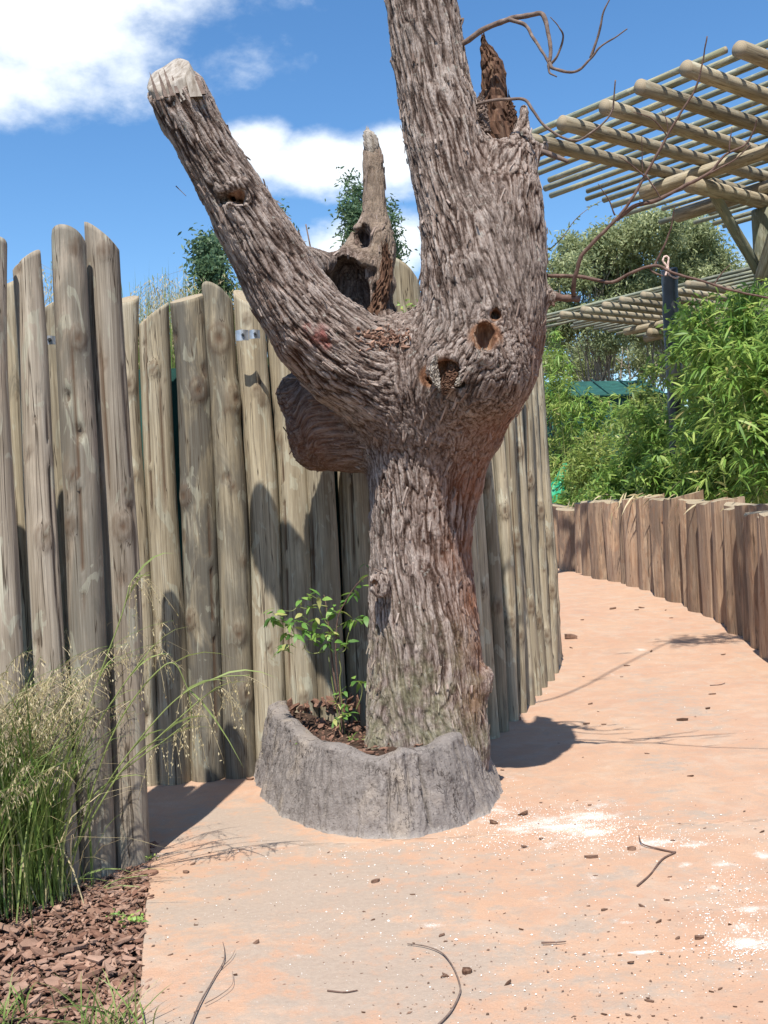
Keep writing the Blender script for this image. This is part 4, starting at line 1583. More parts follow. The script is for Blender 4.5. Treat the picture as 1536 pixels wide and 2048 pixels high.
branch([(1148, 590), (1148, 572), (1152, 545), (1166, 508), (1196, 475), (1232, 440), (1270, 387), (1316, 305), (1357, 232), (1390, 180), (1405, 125), (1414, 72)], 0.012, .003, 5.200, 4.830, 'redtwig',
       [([(1232, 440), (1270, 412), (1318, 399), (1368, 372), (1420, 345), (1448, 312), (1490, 290), (1507, 262), (1514, 238)], .012, .003, 5.080, 4.880),
        ([(1335, 272), (1318, 252), (1300, 235), (1268, 224)], .004, .0015, 4.950, 4.880),
        ([(1336, 275), (1333, 240), (1322, 215)], .003, .0012, 4.950, 4.920),
        ([(1288, 352), (1262, 330), (1236, 312)], .004, .0015, 4.980, 4.930),
        ([(1286, 345), (1284, 300), (1285, 262)], .003, .0013, 4.980, 4.930),
        ([(1290, 348), (1306, 372), (1320, 396)], .004, .003, 4.980, 4.980),
        ([(1418, 347), (1470, 318), (1500, 290)], .004, .003, 4.920, 4.880),
        ([(1458, 305), (1460, 280), (1463, 255)], .004, .002, 4.900, 4.880),
        ([(1230, 430), (1215, 395), (1196, 368)], .004, .0015, 5.080, 5.030)], label='forking reddish branch rising in front of the pergola')
branch([(1070, 585), (1100, 590), (1130, 597), (1160, 598)], .026, .014, 5.28, 5.2, 'redtwig', [([(1102, 590), (1104, 602), (1108, 612)], .010, .008, 5.25, 5.23)], name='branch_stub', label='short broken stub below the long branch')
branch([(1070, 300), (1095, 308), (1136, 323)], .017, .010, 5.3, 5.23, 'twig', name='branch_stub')
branch([(914, 30), (920, 40), (926, 38), (921, 55)], 0.008, .003, 5.27, 5.25, 'twig', name='branch_stub')
branch([(555, 515), (562, 525), (572, 508), (578, 514)], .010, .004, 5.08, 5.04, 'twig', name='branch_stub')
branch([(352, 372), (360, 380), (372, 392)], .003, .001, 5.1, 5.08, 'twig', name='branch_stub')


# ---- unseen leafy shoot added above the picture to shadow the path, and one slim sprig beside the trunk
def leafy_branch(pts3, nl, L, w, mat='sap', label=None, name='branch', spread=.12):
    C = catmull(np.array(pts3), 40)
    B = Batch()
    B.tube(C, np.linspace(.014, .004, 40), 6)
    o = link(name, B.mesh(name, [MAT['twig']], TB), TREE)
    idx = rng.integers(8, 40, nl)
    P = C[idx] + rng.normal(0, spread, (nl, 3)) * np.array((1, 1, .6))
    Dd = rand_dirs(nl, -.7, .4)
    V, F, k = leaf_arrays(P, Dd, rand_dirs(nl, .2, 1), rng.uniform(.6, 1.2, nl) * L, w)
    lv = link('leaves', make_mesh('leaves', V - TB, F, {'tone': np.repeat(rng.uniform(0, 1, nl), k)}, [MAT[mat]]), o)
    lv['kind'] = 'stuff'
    return o


def shadow_shoot():
    s = -np.array(SUNV) / -SUNV.z
    zc = 6.3
    def over(px, py, z=zc):
        g = ground(px, py)
        return g + s * (z - g[2])
    t = at(815, -230, 5.35)
    pts = [t, t + np.array((.5, .05, .55)), over(1330, 1285, 6.0) * .5 + (t + np.array((.5, .05, .55))) * .5, over(1345, 1284), over(1440, 1276), over(1540, 1262)]
    C = np.array(pts)
    leafy_branch(C, 10, .2, .03)
    # leaves only over the far end
    E = catmull(C[3:], 30)
    nl = 220
    P = E[rng.integers(0, 30, nl)] + rng.normal(0, .07, (nl, 3)) * np.array((.8, 1.6, .4))
    V, F, k = leaf_arrays(P, rand_dirs(nl, -.5, .2), rand_dirs(nl, .4, 1), rng.uniform(.14, .30, nl), .028)
    o = link('unseen_leafy_spray', make_mesh('unseen_leafy_spray', V - TB, F, {'tone': np.repeat(rng.uniform(0, 1, nl), k)}, [MAT['sap']]), TREE)
    o['kind'] = 'stuff'


shadow_shoot()
_sp = [at(1098, 500, 5.5), at(1125, 475, 5.48), at(1150, 440, 5.46), at(1180, 415, 5.45), at(1204, 402, 5.44)]
_C = catmull(np.array(_sp), 30)
_B = Batch()
_B.tube(_C, np.linspace(.003, .001, 30), 5)
_o = link('sprig', _B.mesh('sprig', [MAT['twig']], TB), TREE)
_P = _C[rng.integers(0, 30, 46)]
_V, _F, _k = leaf_arrays(_P, rand_dirs(46, -.6, .6), rand_dirs(46), rng.uniform(.012, .03, 46), .007)
link('leaves', make_mesh('leaves', _V - TB, _F, {'tone': np.repeat(rng.uniform(.2, 1, 46), _k)}, [MAT['shrub']]), _o)['kind'] = 'stuff'


# ------------------------------------------------------------------ planter
PL_BASE = [(-.88, 6.42), (-.86, 6.22), (-.80, 5.95), (-.72, 5.66), (-.60, 5.36), (-.44, 5.10), (-.24, 4.93), (-.06, 4.865), (.10, 4.88), (.26, 4.99), (.41, 5.18), (.51, 5.42), (.545, 5.62), (.55, 5.85), (.50, 6.15), (.36, 6.45)]
PL_C = np.array((-.12, 5.85))


def planter():
    n = 720
    C = catmull(np.array([(x, y, 0) for x, y in PL_BASE]), n)[:, :2]
    inn = unit(PL_C - C)
    # blunt inward direction perpendicular to the outline
    T = np.gradient(C, axis=0)
    T = unit(T)
    nin = np.stack([-T[:, 1], T[:, 0]], 1)
    nin = unit(nin * .7 + inn * .3) * np.sign((nin * inn).sum(1))[:, None]
    u = np.linspace(0, 1, n)
    rim = .405 - .05 * sstep(.08, .34, u) + .03 * sstep(.60, .72, u) + .012 * np.sin(u * 40) + .010 * np.sin(u * 23 + 1) + .012 * fbm(np.stack([u * 16, u * 0, u * 0], 1), 2, 3)
    prof = []      # (inset, height fraction)
    for t in np.linspace(0, 1, 34):
        prof.append((.125 * t ** .8 + .0, -.04 + 1.0 * t))
    for a in np.linspace(0, PI, 14)[1:]:
        prof.append((.125 + .055 * (1 - math.cos(a)), .96 + .07 * math.sin(a)))
    for t in np.linspace(0, 1, 8)[1:]:
        prof.append((.235 + .02 * t, .96 - .5 * t))
    prof = np.array(prof)
    m = len(prof)
    V = np.zeros((m, n, 3))
    for j, (ins, hf) in enumerate(prof):
        V[j, :, :2] = C + nin * ins
        V[j, :, 2] = rim * hf if hf > 0 else hf * .5
    P = V.reshape(-1, 3)
    arc = np.cumsum(np.linalg.norm(np.gradient(C, axis=0), axis=1))
    U = np.repeat(arc[None, :], m, 0).ravel()
    Zz = P[:, 2]
    J = np.repeat(np.arange(m)[:, None], n, 1).ravel()
    outer = (J < 40).astype(float)
    # vertical grooves
    g = np.zeros(len(P))
    r = np.random.default_rng(5)
    for k in range(44):
        c = r.uniform(0, arc[-1]) if k > 12 else r.uniform(.62 * arc[-1], .95 * arc[-1])
        w = r.uniform(.004, .011)
        z0 = r.uniform(-.05, .18)
        z1 = z0 + r.uniform(.12, .36)
        wob = .018 * perlin(np.stack([Zz * 9, np.full(len(P), k * 3.3), Zz * 0], 1), 2)
        wn = (1 - sstep(z1 - .05, z1, Zz)) * sstep(z0, z0 + .05, Zz)
        g -= r.uniform(.012, .032) * np.exp(-((U - c + wob) / w) ** 2) * wn
    q = np.stack([U * 5, Zz * 3, J * .02], 1)
    lum = .044 * fbm(q, 3, 11) + .012 * fbm(np.stack([U * 26, Zz * 10, J * 0.05], 1), 3, 12)
    pits = -.016 * np.clip(perlin(np.stack([U * 60, Zz * 42, J * .1], 1), 13) - .26, 0, 1) * 4 * (.30 + .7 * sstep(1.5, .5, U))
    pits += .004 * fbm(np.stack([U * 60, Zz * 18, J * .1], 1), 3, 14)
    n2 = np.concatenate([nin, np.zeros((n, 1))], 1)
    N = -np.repeat(n2[None], m, 0).reshape(-1, 3)
    sgn = np.where(J < 40, 1., -1.)
    off = (g + lum + pits)
    P = P + N * (off * outer * np.where(J < 42, 1, 0))[:, None]
    P[:, 2] += np.where(J >= 34, .010 * fbm(np.stack([U * 9, J * .2, J * 0], 1), 3, 21), 0)
    dust = np.clip(.5 - Zz / .06, 0, 1) * .6 * (perlin(np.stack([U * 6, Zz, Zz], 1), 8) + .7)
    F = grid_faces(n, m)
    V0 = np.array((PL_C[0], PL_C[1], 0))
    root = thing('planter', V0, 'grey cement planter ring sculpted like bark around the foot of the dead tree', 'planter')
    o = link('wall', make_mesh('wall', P - V0, F, {'dust': np.clip(dust, 0, 1)}, [MAT['cement']]), root)
    # soil
    rr = 26
    sp = []
    n = 300
    C = C[np.linspace(0, 719, 300).astype(int)]
    nin = nin[np.linspace(0, 719, 300).astype(int)]
    for k in range(rr):
        f = k / (rr - 1)
        ring = C + nin * .19
        sp.append(np.stack([PL_C[0] + (ring[:, 0] - PL_C[0]) * f, PL_C[1] + (ring[:, 1] - PL_C[1]) * f, np.zeros(n)], 1))
    sp = np.vstack(sp)
    sp[:, 2] = .318 + .03 * fbm(sp * 5, 4, 31) + .012 * fbm(sp * 22, 3, 32) + .05 * sstep(6.0, 6.35, sp[:, 1])
    o = link('soil', make_mesh('soil', sp - V0, grid_faces(n, rr), {'tone': np.zeros(len(sp))}, [MAT['soil']]), root)
    B = Batch()
    for i in range(620):
        a = C[rng.integers(0, n)]
        f = math.sqrt(rng.random()) * .8
        x, y = PL_C + (a - PL_C) * f
        s = rng.gamma(2, .005) + .005
        V, F = CH[i % 10]
        B.add(V * s @ rotm(rng.normal(0, .6), rng.normal(0, .6), rng.uniform(0, 6)).T + np.array((x, y, .325 + rng.uniform(0, .02) + .05 * float(sstep(6.0, 6.35, y)))), F, rng.uniform(0, .35))
    for i in range(70):      # bark pieces banked against the wall
        x, y = rng.uniform(-.62, -.2), rng.uniform(6.05, 6.3)
        s = rng.uniform(.015, .045)
        V, F = CH[i % 10]
        B.add(V * s @ rotm(rng.normal(1, .5), rng.normal(.8, .6), rng.uniform(0, 6)).T + np.array((x, y, .37 + rng.uniform(0, .06))), F, rng.uniform(0, .4))
    o = link('soil_chips', B.mesh('soil_chips', [MAT['chips']], V0, smooth=False), root)
    o['kind'] = 'stuff'


planter()


# ------------------------------------------------------------------ sapling in the planter
def leaf_mesh(name, L, w, mat, tone, droop=.2):
    rows = (0, .2, .45, .75, 1)
    prof = (.1, .75, 1, .6, 0)
    V, F, k = leaf_arrays(np.zeros((1, 3)), np.array([[1., 0, 0]]), np.array([[0, 0, 1.]]), L, w, droop, rows, prof)
    return make_mesh(name, V, F, {'tone': np.full(len(V), tone)}, [MAT[mat]])


def sapling():
    D = 5.78
    base = at(690, 1490, 5.7)
    root = thing('sapling', base, 'small leafy sapling growing in the planter soil left of the trunk', 'sapling')
    stems = [([(690, 1492), (676, 1400), (668, 1350), (661, 1290), (657, 1250), (652, 1210), (648, 1190)], .007, .003, 5.7, 5.75),
             ([(690, 1490), (678, 1380), (672, 1320), (672, 1280), (676, 1235), (690, 1205), (705, 1180), (722, 1160), (737, 1152)], .005, .002, 5.7, 5.6),
             ([(692, 1490), (680, 1370), (682, 1340), (678, 1310), (690, 1300), (694, 1280), (698, 1265)], .004, .002, 5.7, 5.65),
             ([(686, 1488), (668, 1385), (660, 1335), (657, 1310)], .004, .002, 5.72, 5.75),
             ([(656, 1250), (645, 1235), (638, 1215), (636, 1200), (625, 1192)], .004, .002, 5.74, 5.7),
             ([(655, 1213), (630, 1210), (612, 1217), (596, 1214), (583, 1222), (556, 1220)], .004, .0015, 5.74, 5.66),
             ([(664, 1262), (690, 1245), (712, 1242), (725, 1240)], .003, .0015, 5.74, 5.6),
             ([(712, 1420), (722, 1395), (724, 1375), (718, 1365)], .003, .002, 5.6, 5.58),
             ([(650, 1303), (625, 1307), (612, 1300), (608, 1290)], .003, .002, 5.7, 5.66)]
    for pts, ra, rb, Da, Db in stems:
        w3 = np.array([at(x, y, d) for (x, y), d in zip(pts, np.linspace(Da, Db, len(pts)))])
        c = catmull(w3, 6 * len(pts))
        B = Batch()
        B.tube(c, np.linspace(ra, rb, len(c)), 6)
        link('stem', B.mesh('stem', [MAT['redtwig'] if ra > .0045 else MAT['culm']], base), root)
    metas = [leaf_mesh('leaf', .092, .038, 'sap', t) for t in (.1, .3, .5, .7, .95)]
    cl = [(548, 1222, 5), (560, 1238, 8), (543, 1238, 6), (578, 1250, 5), (590, 1242, 5), (606, 1245, 4), (600, 1200, 4), (622, 1193, 4), (640, 1195, 3), (618, 1215, 4), (612, 1262, 5), (590, 1268, 6), (572, 1270, 4), (630, 1268, 4),
          (648, 1268, 7), (655, 1290, 8), (665, 1262, 4), (625, 1285, 4), (564, 1290, 4), (580, 1288, 3), (560, 1300, 4), (664, 1220, 4), (676, 1225, 4), (690, 1203, 3), (706, 1182, 4), (725, 1168, 3), (735, 1150, 2), (734, 1132, 3),
          (695, 1240, 3), (712, 1240, 4), (728, 1236, 7), (684, 1286, 3), (696, 1284, 3), (678, 1300, 2), (710, 1364, 4), (726, 1364, 3), (682, 1382, 7), (676, 1408, 5), (692, 1412, 5), (684, 1432, 8), (672, 1436, 6), (700, 1430, 6), (650, 1250, 4), (636, 1240, 4), (600, 1230, 3)]
    r = np.random.default_rng(3)
    for (x, y, n) in cl:
        Dd = 5.62 + r.uniform(0, .12)
        c = at(x, y, Dd) - base
        a0 = r.uniform(0, 6.28)
        small = .62 if y > 1370 else .8
        for k in range(n):
            a = a0 + k * 2 * PI / max(n, 3) + r.normal(0, .25)
            o = link('leaf', metas[int(r.integers(0, 5))], root, loc=c + r.normal(0, .008, 3), rot=(r.normal(0, .5), r.normal(.25, .35), a), scale=(small * r.uniform(.55, 1.15),) * 3)
    # little weeds beside it
    for i, (px, py, lab) in enumerate(((605, 1490, 'thin yellowing grass sprout at the inner left rim of the planter'), (745, 1498, 'tiny green weed by the front rim of the planter'), (700, 1475, 'small weed in the soil beside the trunk'))):
        p = at(px, py, 5.5)
        p[2] = .33
        n = 9
        V, F, k = leaf_arrays(np.repeat(p[None], n, 0) + r.normal(0, .008, (n, 3)) * np.array((1, 1, .1)), rand_dirs(n, .3, .9), rand_dirs(n), r.uniform(.03, .09, n), .008, .4)
        o = link('weed', make_mesh('weed', V - p, F, {'tone': np.repeat(r.uniform(.3, 1, n), k)}, [MAT['grass']]), loc=p)
        tag(o, lab, 'weed', 'weeds in the planter')


sapling()


# ------------------------------------------------------------------ grass clumps
def blades(n, c, spread, Lmin, Lmax, w, lean, droop, r):
    P = c + r.normal(0, 1, (n, 3)) * np.array((spread, spread, 0))
    a = r.uniform(0, 2 * PI, n)
    tl = np.abs(r.normal(0, lean, n))
    Dd = np.stack([np.sin(tl) * np.cos(a), np.sin(tl) * np.sin(a), np.cos(tl)], 1)
    L = r.uniform(Lmin, Lmax, n)
    Nn = np.stack([np.cos(a), np.sin(a), np.full(n, .2)], 1) + r.normal(0, .5, (n, 3))
    rows = (0, .25, .5, .7, .86, 1)
    prof = (.7, 1, .9, .7, .42, 0)
    side = np.stack([np.cos(a), np.sin(a)], 1)
    V, F, k = leaf_arrays(P, Dd, Nn, L, w, 0, rows, prof)
    V = V.reshape(n, k, 3)
    t = np.repeat(np.array(rows), 2)[None, :]
    bend = (droop * r.uniform(.3, 1.3, n) * L)[:, None] * t ** 2.4
    V[:, :, 0] += side[:, :1] * bend
    V[:, :, 1] += side[:, 1:] * bend
    V[:, :, 2] -= bend * .75 * t
    return V.reshape(-1, 3), F, k


def seed_stem(B, S_, p0, az, L, lean, r, head=.42, dens=80, th=.0016, arc=1.):
    """arching flower stem: adds stem to B and seeds to S_"""
    t = np.linspace(0, 1, 16)
    out = np.array((math.cos(az), math.sin(az), 0))
    C = p0 + out * (math.sin(lean) * L * t + .30 * arc * L * t ** 3)[:, None] + np.array((0, 0, 1.)) * (math.cos(lean) * L * t - .26 * arc * L * t ** 3.5)[:, None]
    B.tube(C, np.linspace(th, th * .4, 16), 4, .5)
    m = dens
    big = 1.5 if th > .002 else 1.0
    k = 1 - head + head * r.random(m)
    P = np.stack([np.interp(k, t, C[:, i]) for i in range(3)], 1)
    fan = np.abs(r.normal(0, .05, m))[:, None] * (.4 + (1 - np.abs(k - .8) / .4))[:, None]
    dr = unit(np.stack([r.normal(0, 1, m), r.normal(0, 1, m), np.full(m, -.9)], 1))
    P2 = P + dr * fan * L * .8
    V, F, kk = leaf_arrays(P2, unit(dr + np.array((0, 0, -.9))), rand_dirs(m), r.uniform(.008, .019, m) * big, .0052 * big, .1, (0, .5, 1), (.3, 1, 0))
    S_.add(V, F, np.repeat(r.uniform(.1, 1, m), kk))
    # hair-fine panicle branches
    j = np.arange(0, m, 2)
    dir_ = P2[j] - P[j]
    ln = np.linalg.norm(dir_, axis=1)
    V, F, kk = leaf_arrays(P[j], dir_, rand_dirs(len(j)), ln, .0021, 0, (0, 1), (1, .6))
    S_.add(V, F, np.repeat(r.uniform(.3, .8, len(j)), kk))


def grass_clump(name, c, label, cat, n=260, spread=.10, L=(.5, 1.05), w=.008, lean=.16, droop=.32, stems=40, sl=(.9, 1.5), slean=.2, seed=1, group=None, azr=(0, 2 * PI), head=.42, th=.0016, mat='grass'):
    r = np.random.default_rng(seed)
    c = np.asarray(c, float)
    root = thing(name, c, label, cat, group)
    V, F, k = blades(n, c * 0, spread, L[0], L[1], w, lean, droop, r)
    o = link('blades', make_mesh('blades', V, F, {'tone': np.repeat(np.clip(r.normal(.42, .25, n), 0, .92), k)}, [MAT[mat]]), root)
    o['kind'] = 'stuff'
    V, F, k = blades(max(6, n // 6), c * 0, spread * 1.2, L[0] * .5, L[1] * .9, w * .8, lean * 2, droop * 1.8, r)
    o = link('dry_blades', make_mesh('dry_blades', V, F, {'tone': np.repeat(r.uniform(0, .8, max(6, n // 6)), k)}, [MAT['straw']]), root)
    o['kind'] = 'stuff'
    if stems:
        B, S_ = Batch(), Batch()
        for i in range(stems):
            p = r.normal(0, spread * .8, 3) * np.array((1, 1, 0))
            seed_stem(B, S_, p, r.uniform(*azr), r.uniform(*sl), min(.42, abs(r.normal(0, slean))), r, head, th=th, arc=.10 if th > .002 else 1.)
        o = link('stems', B.mesh('stems', [MAT['grass']]), root)
        o['kind'] = 'stuff'
        o = link('seed_heads', S_.mesh('seed_heads', [MAT['straw']]), root)
        o['kind'] = 'stuff'
    return root


GC = 'seeding grass clumps in the mulch bed'
grass_clump('grass_clump', ground(0, 1800), 'tall seeding grass clump at the left picture edge', 'grass', 300, .11, (.5, 1.2), .009, .14, .3, 34, (1.0, 1.5), .12, 51, GC)
grass_clump('grass_clump', ground(70, 1790), 'dense green grass clump with straw seed heads before the second pole', 'grass', 240, .085, (.4, 1.0), .008, .13, .3, 20, (.9, 1.45), .10, 52, GC)
grass_clump('grass_clump', ground(-60, 1830), 'grass clump half cut off by the left picture edge', 'grass', 300, .12, (.5, 1.1), .009, .16, .35, 40, (.8, 1.3), .2, 53, GC)
0 and grass_clump('grass_clump', ground(150, 1765), 'thin grass clump with drooping pale seed heads at the foot of the fourth pole', 'grass', 30, .06, (.2, .6), .006, .3, .4, 9, (.35, .75), .3, 54, GC, (-1.2, 1.2))
grass_clump('grass_clump', ground(-20, 1745), 'grass clump against the first poles behind the taller ones', 'grass', 300, .12, (.5, 1.15), .009, .15, .3, 40, (1.0, 1.55), .15, 57, GC)
grass_clump('grass_clump', ground(215, 2075), 'short grass tuft at the bottom of the mulch bed', 'grass', 46, .05, (.10, .26), .005, .5, .3, 0, seed=55)
grass_clump('grass_clump', ground(0, 2040), 'small green weed tuft at the bottom left corner', 'grass', 30, .05, (.06, .16), .006, .5, .3, 0, seed=56)


def arching_stems():
    c = ground(120, 1790)
    root = thing('leaning_grass', c, 'long arching grass stems with seed heads leaning right across the poles', 'grass stem')
    r = np.random.default_rng(9)
    paths = [[(110, 1790), (200, 1590), (330, 1420), (420, 1360), (500, 1350)], [(100, 1790), (230, 1560), (300, 1490), (400, 1400), (440, 1375)], [(0, 1690), (120, 1650), (210, 1570), (300, 1500), (330, 1480), (380, 1440)],
             [(-10, 1815), (110, 1812), (165, 1803), (230, 1762), (295, 1750)], [(-20, 1820), (60, 1785), (140, 1765), (150, 1762)], [(60, 1780), (170, 1500), (240, 1380), (300, 1300), (310, 1290)], [(130, 1780), (220, 1480), (330, 1330), (372, 1370), (385, 1440)],
             [(100, 1780), (150, 1500), (240, 1240), (265, 1160), (300, 1150)]]
    for i, p in enumerate(paths):
        Ds = np.linspace(4.4, 4.45, len(p))
        C = catmull(np.array([at(x, y, d) for (x, y), d in zip(p, Ds)]), 40) - c
        B = Batch()
        B.tube(C, np.linspace(.0042, .0018, 40), 5, .8)
        # leaf ribbons off the stem
        idx = np.array([14, 22, 30])
        V, F, k = leaf_arrays(C[idx], (C[idx] - C[idx - 4]) + np.array((.02, 0, .02)), rand_dirs(3), .3, .009, .5, (0, .25, .5, .75, 1), (.6, 1, .8, .5, 0))
        B.add(V, F, .7)
        st = link('stem', B.mesh('stem', [MAT['grass']]), root)
        if i in (3, 4):
            continue
        S_ = Batch()
        m = 150
        ends = C[-12:]
        for b in range(10):
            o_ = ends[r.integers(0, 12)]
            dx = r.normal(.02, .06)
            q = o_ + np.array((dx, r.normal(0, .03), 0))[None] * np.linspace(0, 1, 12)[:, None] + np.array((0, 0, -1.))[None] * (np.linspace(0, 1, 12) ** 1.6)[:, None] * r.uniform(.06, .24)
            S_.tube(q, .0011, 3, .6)
            pp = q[r.integers(2, 12, 12)] + r.normal(0, .004, (12, 3))
            V, F, k = leaf_arrays(pp, np.repeat([[0, 0, -1.]], 12, 0) + r.normal(0, .3, (12, 3)), rand_dirs(12), r.uniform(.008, .016, 12), .005, 0, (0, .5, 1), (.3, 1, 0))
            S_.add(V, F, np.repeat(r.uniform(.3, 1, 12), k))
        o = link('seed_head', S_.mesh('seed_head', [MAT['straw']]), st)


arching_stems()

# weeds along the edge
for i, (px, py, s, lab) in enumerate(((300, 1722, .035, 'tiny green weed at the foot of the last front pole'), (262, 1850, .05, 'small leafy weed on the mulch at the path edge'), (228, 1838, .03, 'seedling in the mulch just left of the leafy weed'), (135, 1690, .05, 'bright green weed under the tall grass'))):
    p = ground(px, py)
    n = 26
    V, F, k = leaf_arrays(rng.normal(0, s * .5, (n, 3)) * np.array((1, 1, .35)) + np.array((0, 0, s * .4)), rand_dirs(n, -.1, .9), rand_dirs(n, .3, 1), rng.uniform(.4, 1, n) * s * .6, s * .28, .2)
    o = link('weed', make_mesh('weed', V, F, {'tone': np.repeat(rng.uniform(.3, 1, n), k)}, [MAT['sap']]), loc=p)
    tag(o, lab, 'weed', 'weeds at the path edge')

# behind the left wall
GB = 'tall grasses behind the pole wall'
for i, (px, D, top, lab) in enumerate(((300, 7.4, 520, 'tall reedy grass showing above the poles left of the leaning limb'), (340, 7.6, 530, 'tall reedy grass just above the slanted sawn pole'), (385, 7.8, 540, 'seeding reeds above the flat cut grey pole'), (85, 6.6, 520, 'wispy grass in the gap beside the pointed front pole'), (440, 8.0, 540, 'straw coloured reeds behind the leaning limb'))):
    b = at(px, 1400, D)
    b[2] = -.05
    b[0] = at(px, top, D)[0]
    H = at(px, top, D)[2]
    grass_clump('reed_clump', b, lab, 'grass', 200, .22, (H * .82, H * 1.02), .016, .06, .05, 34 if i else 26, (H * .88, H * 1.04), .05, 70 + i, GB, head=.16, th=.003)


# ------------------------------------------------------------------ trees
def tree(name, base, H, crown, label, cat, mat, nl, leaf, trunk_r, seed, group=None, cl=(.5, .9), trunks=1, bark='twig', limbs=14, lw=.35, stretch=1.0, per=46):
    """crown: list of (dx, dy, z, rx, rz) lobes"""
    r = np.random.default_rng(seed)
    base = np.asarray(base, float)
    root = thing(name, base, label, cat, group)
    B = Batch()
    tips = []
    lob = np.array(crown, float)
    for tI in range(trunks):
        off = np.array((r.normal(0, .25) * (trunks > 1), r.normal(0, .25) * (trunks > 1), 0))
        zt = H * .9
        top = np.array((lob[:, 0].mean() + r.normal(0, H * .06), lob[:, 1].mean(), zt))
        C = catmull([off, off + np.array((r.normal(0, .1), 0, H * .3)), (off + top) / 2 + np.array((r.normal(0, .2), 0, H * .1)), top], 26)
        B.tube(C, np.linspace(trunk_r, trunk_r * .2, 26), 8)
        for li in range(limbs):
            l = lob[r.integers(0, len(lob))]
            tgt = np.array((l[0], l[1], l[2])) + r.normal(0, .4, 3) * np.array((l[3], l[3], l[4]))
            i = int(np.clip(r.uniform(.25, .85) * 26, 3, 24))
            s = C[i]
            if tgt[2] < s[2] + .1:
                s = C[max(3, i // 2)]
            mid = (s + tgt) / 2 + np.array((0, 0, .12 * H * r.uniform(-.2, .5)))
            cc = catmull([s, mid, tgt], 14)
            B.tube(cc, np.linspace(trunk_r * .30, trunk_r * .06, 14), 5)
            tips.append(cc[9:])
    link('trunk', B.mesh('trunk', [MAT[bark]]), root)
    tips = np.vstack(tips)
    # leaf clumps
    nc = nl // per
    cs_ = []
    vol = lob[:, 3] ** 2 * lob[:, 4]
    pr = vol / vol.sum()
    for c in range(nc):
        l = lob[r.choice(len(lob), p=pr)]
        d = unit(r.normal(0, 1, 3)[None])[0] * r.uniform(.45, 1.0) ** .6
        cs_.append(np.array((l[0], l[1], l[2])) + d * np.array((l[3], l[3], l[4])))
    cs_ = np.array(cs_)
    cr = r.uniform(cl[0], cl[1], nc)
    P = np.repeat(cs_, per, 0) + r.normal(0, .42, (nc * per, 3)) * np.repeat(cr, per)[:, None] * np.array((1, 1, .7 * stretch))
    n = len(P)
    Dd = rand_dirs(n, -1, .35)
    V, F, k = leaf_arrays(P, Dd, rand_dirs(n, -.2, 1), r.uniform(.6, 1.3, n) * leaf, leaf * lw, .15, (0, .5, 1), (.25, 1, 0))
    tone = np.clip(np.repeat(r.normal(.45, .2, nc), per) + r.normal(0, .18, n), 0, .92)
    o = link('crown', make_mesh('crown', V, F, {'tone': np.repeat(tone, k)}, [MAT[mat]]), root)
    return root


def gum(px_list, D, seed, label, base_px, trunks=2, nl=33000):
    bx = at(base_px, 800, D)[0]
    b = np.array((bx, D, float(gz(D)) - .05))
    lob = []
    for (px, py, rx, ry) in px_list:
        p = at(px, py, D)
        lob.append((p[0] - b[0], random.uniform(-1.2, 1.2), p[2] - b[2], rx * D / FPX, ry * D / FPX))
    H = max(l[2] + l[4] for l in lob)
    return tree('gum_tree', b, H, lob, label, 'tree', 'euc', nl, .17, .085, seed, 'gum trees in the distance', (.40, .75), trunks, 'gumbark', 18, .34, per=150)


gum([(1230, 500, 60, 40), (1290, 480, 60, 40), (1180, 540, 55, 45), (1130, 560, 45, 45), (1250, 570, 55, 45), (1110, 640, 50, 45), (1200, 660, 50, 45), (1150, 500, 30, 25)], 36, 5, 'broad gum tree with open crown just right of the dead trunk', 1185, 3)
gum([(1350, 490, 55, 40), (1400, 520, 45, 45), (1310, 560, 50, 45), (1380, 580, 55, 50), (1430, 560, 45, 50), (1330, 650, 50, 40), (1270, 650, 40, 40)], 38, 6, 'gum tree standing behind the black post', 1350, 2)
gum([(1120, 720, 50, 40), (1180, 715, 50, 40), (1250, 720, 50, 40), (1320, 720, 60, 45), (1080, 620, 40, 60), (1420, 680, 60, 60), (1500, 620, 70, 80)], 42, 7, 'lower gum tree filling the gap under the far pergola', 1230, 2)
gum([(1560, 560, 70, 70), (1620, 500, 70, 60), (1530, 640, 60, 50), (1660, 620, 70, 70)], 36, 8, 'gum tree at the right picture edge behind the pergola post', 1590, 2, 9000)


def slim(px, top, D, seed, label, rx=18, foot=640, mat='darkleaf', nl=9000, leaf=.055):
    p = at(px, top, D)
    b = np.array((p[0], D, -.05))
    H = p[2] + .05
    lo = at(px, foot, D)[2]
    lob = []
    for k in range(7):
        z = lo + (H - lo) * (k + .5) / 7
        lob.append((random.uniform(-.4, .4) * rx * D / FPX, random.uniform(-.3, .3), z, rx * D / FPX * (1.15 - .75 * k / 7), (H - lo) / 8))
    return tree('shrub_tree', b, H, lob, label, 'tree', mat, nl, leaf, .04, seed, None, (.10, .22), 1, 'twig', 12, .42)


slim(708, 352, 13, 21, 'slim dark green tree seen left of the broken middle stem', 20, 560)
slim(778, 396, 13, 22, 'slim dark green tree seen right of the broken middle stem', 10, 560, nl=2600)
slim(412, 452, 10, 23, 'dark leafy tree behind the leaning limb', 26, 640, nl=8200)
slim(556, 380, 11, 24, 'thin bare shoot rising behind the leaning limb', 3, 520, nl=400, leaf=.06)

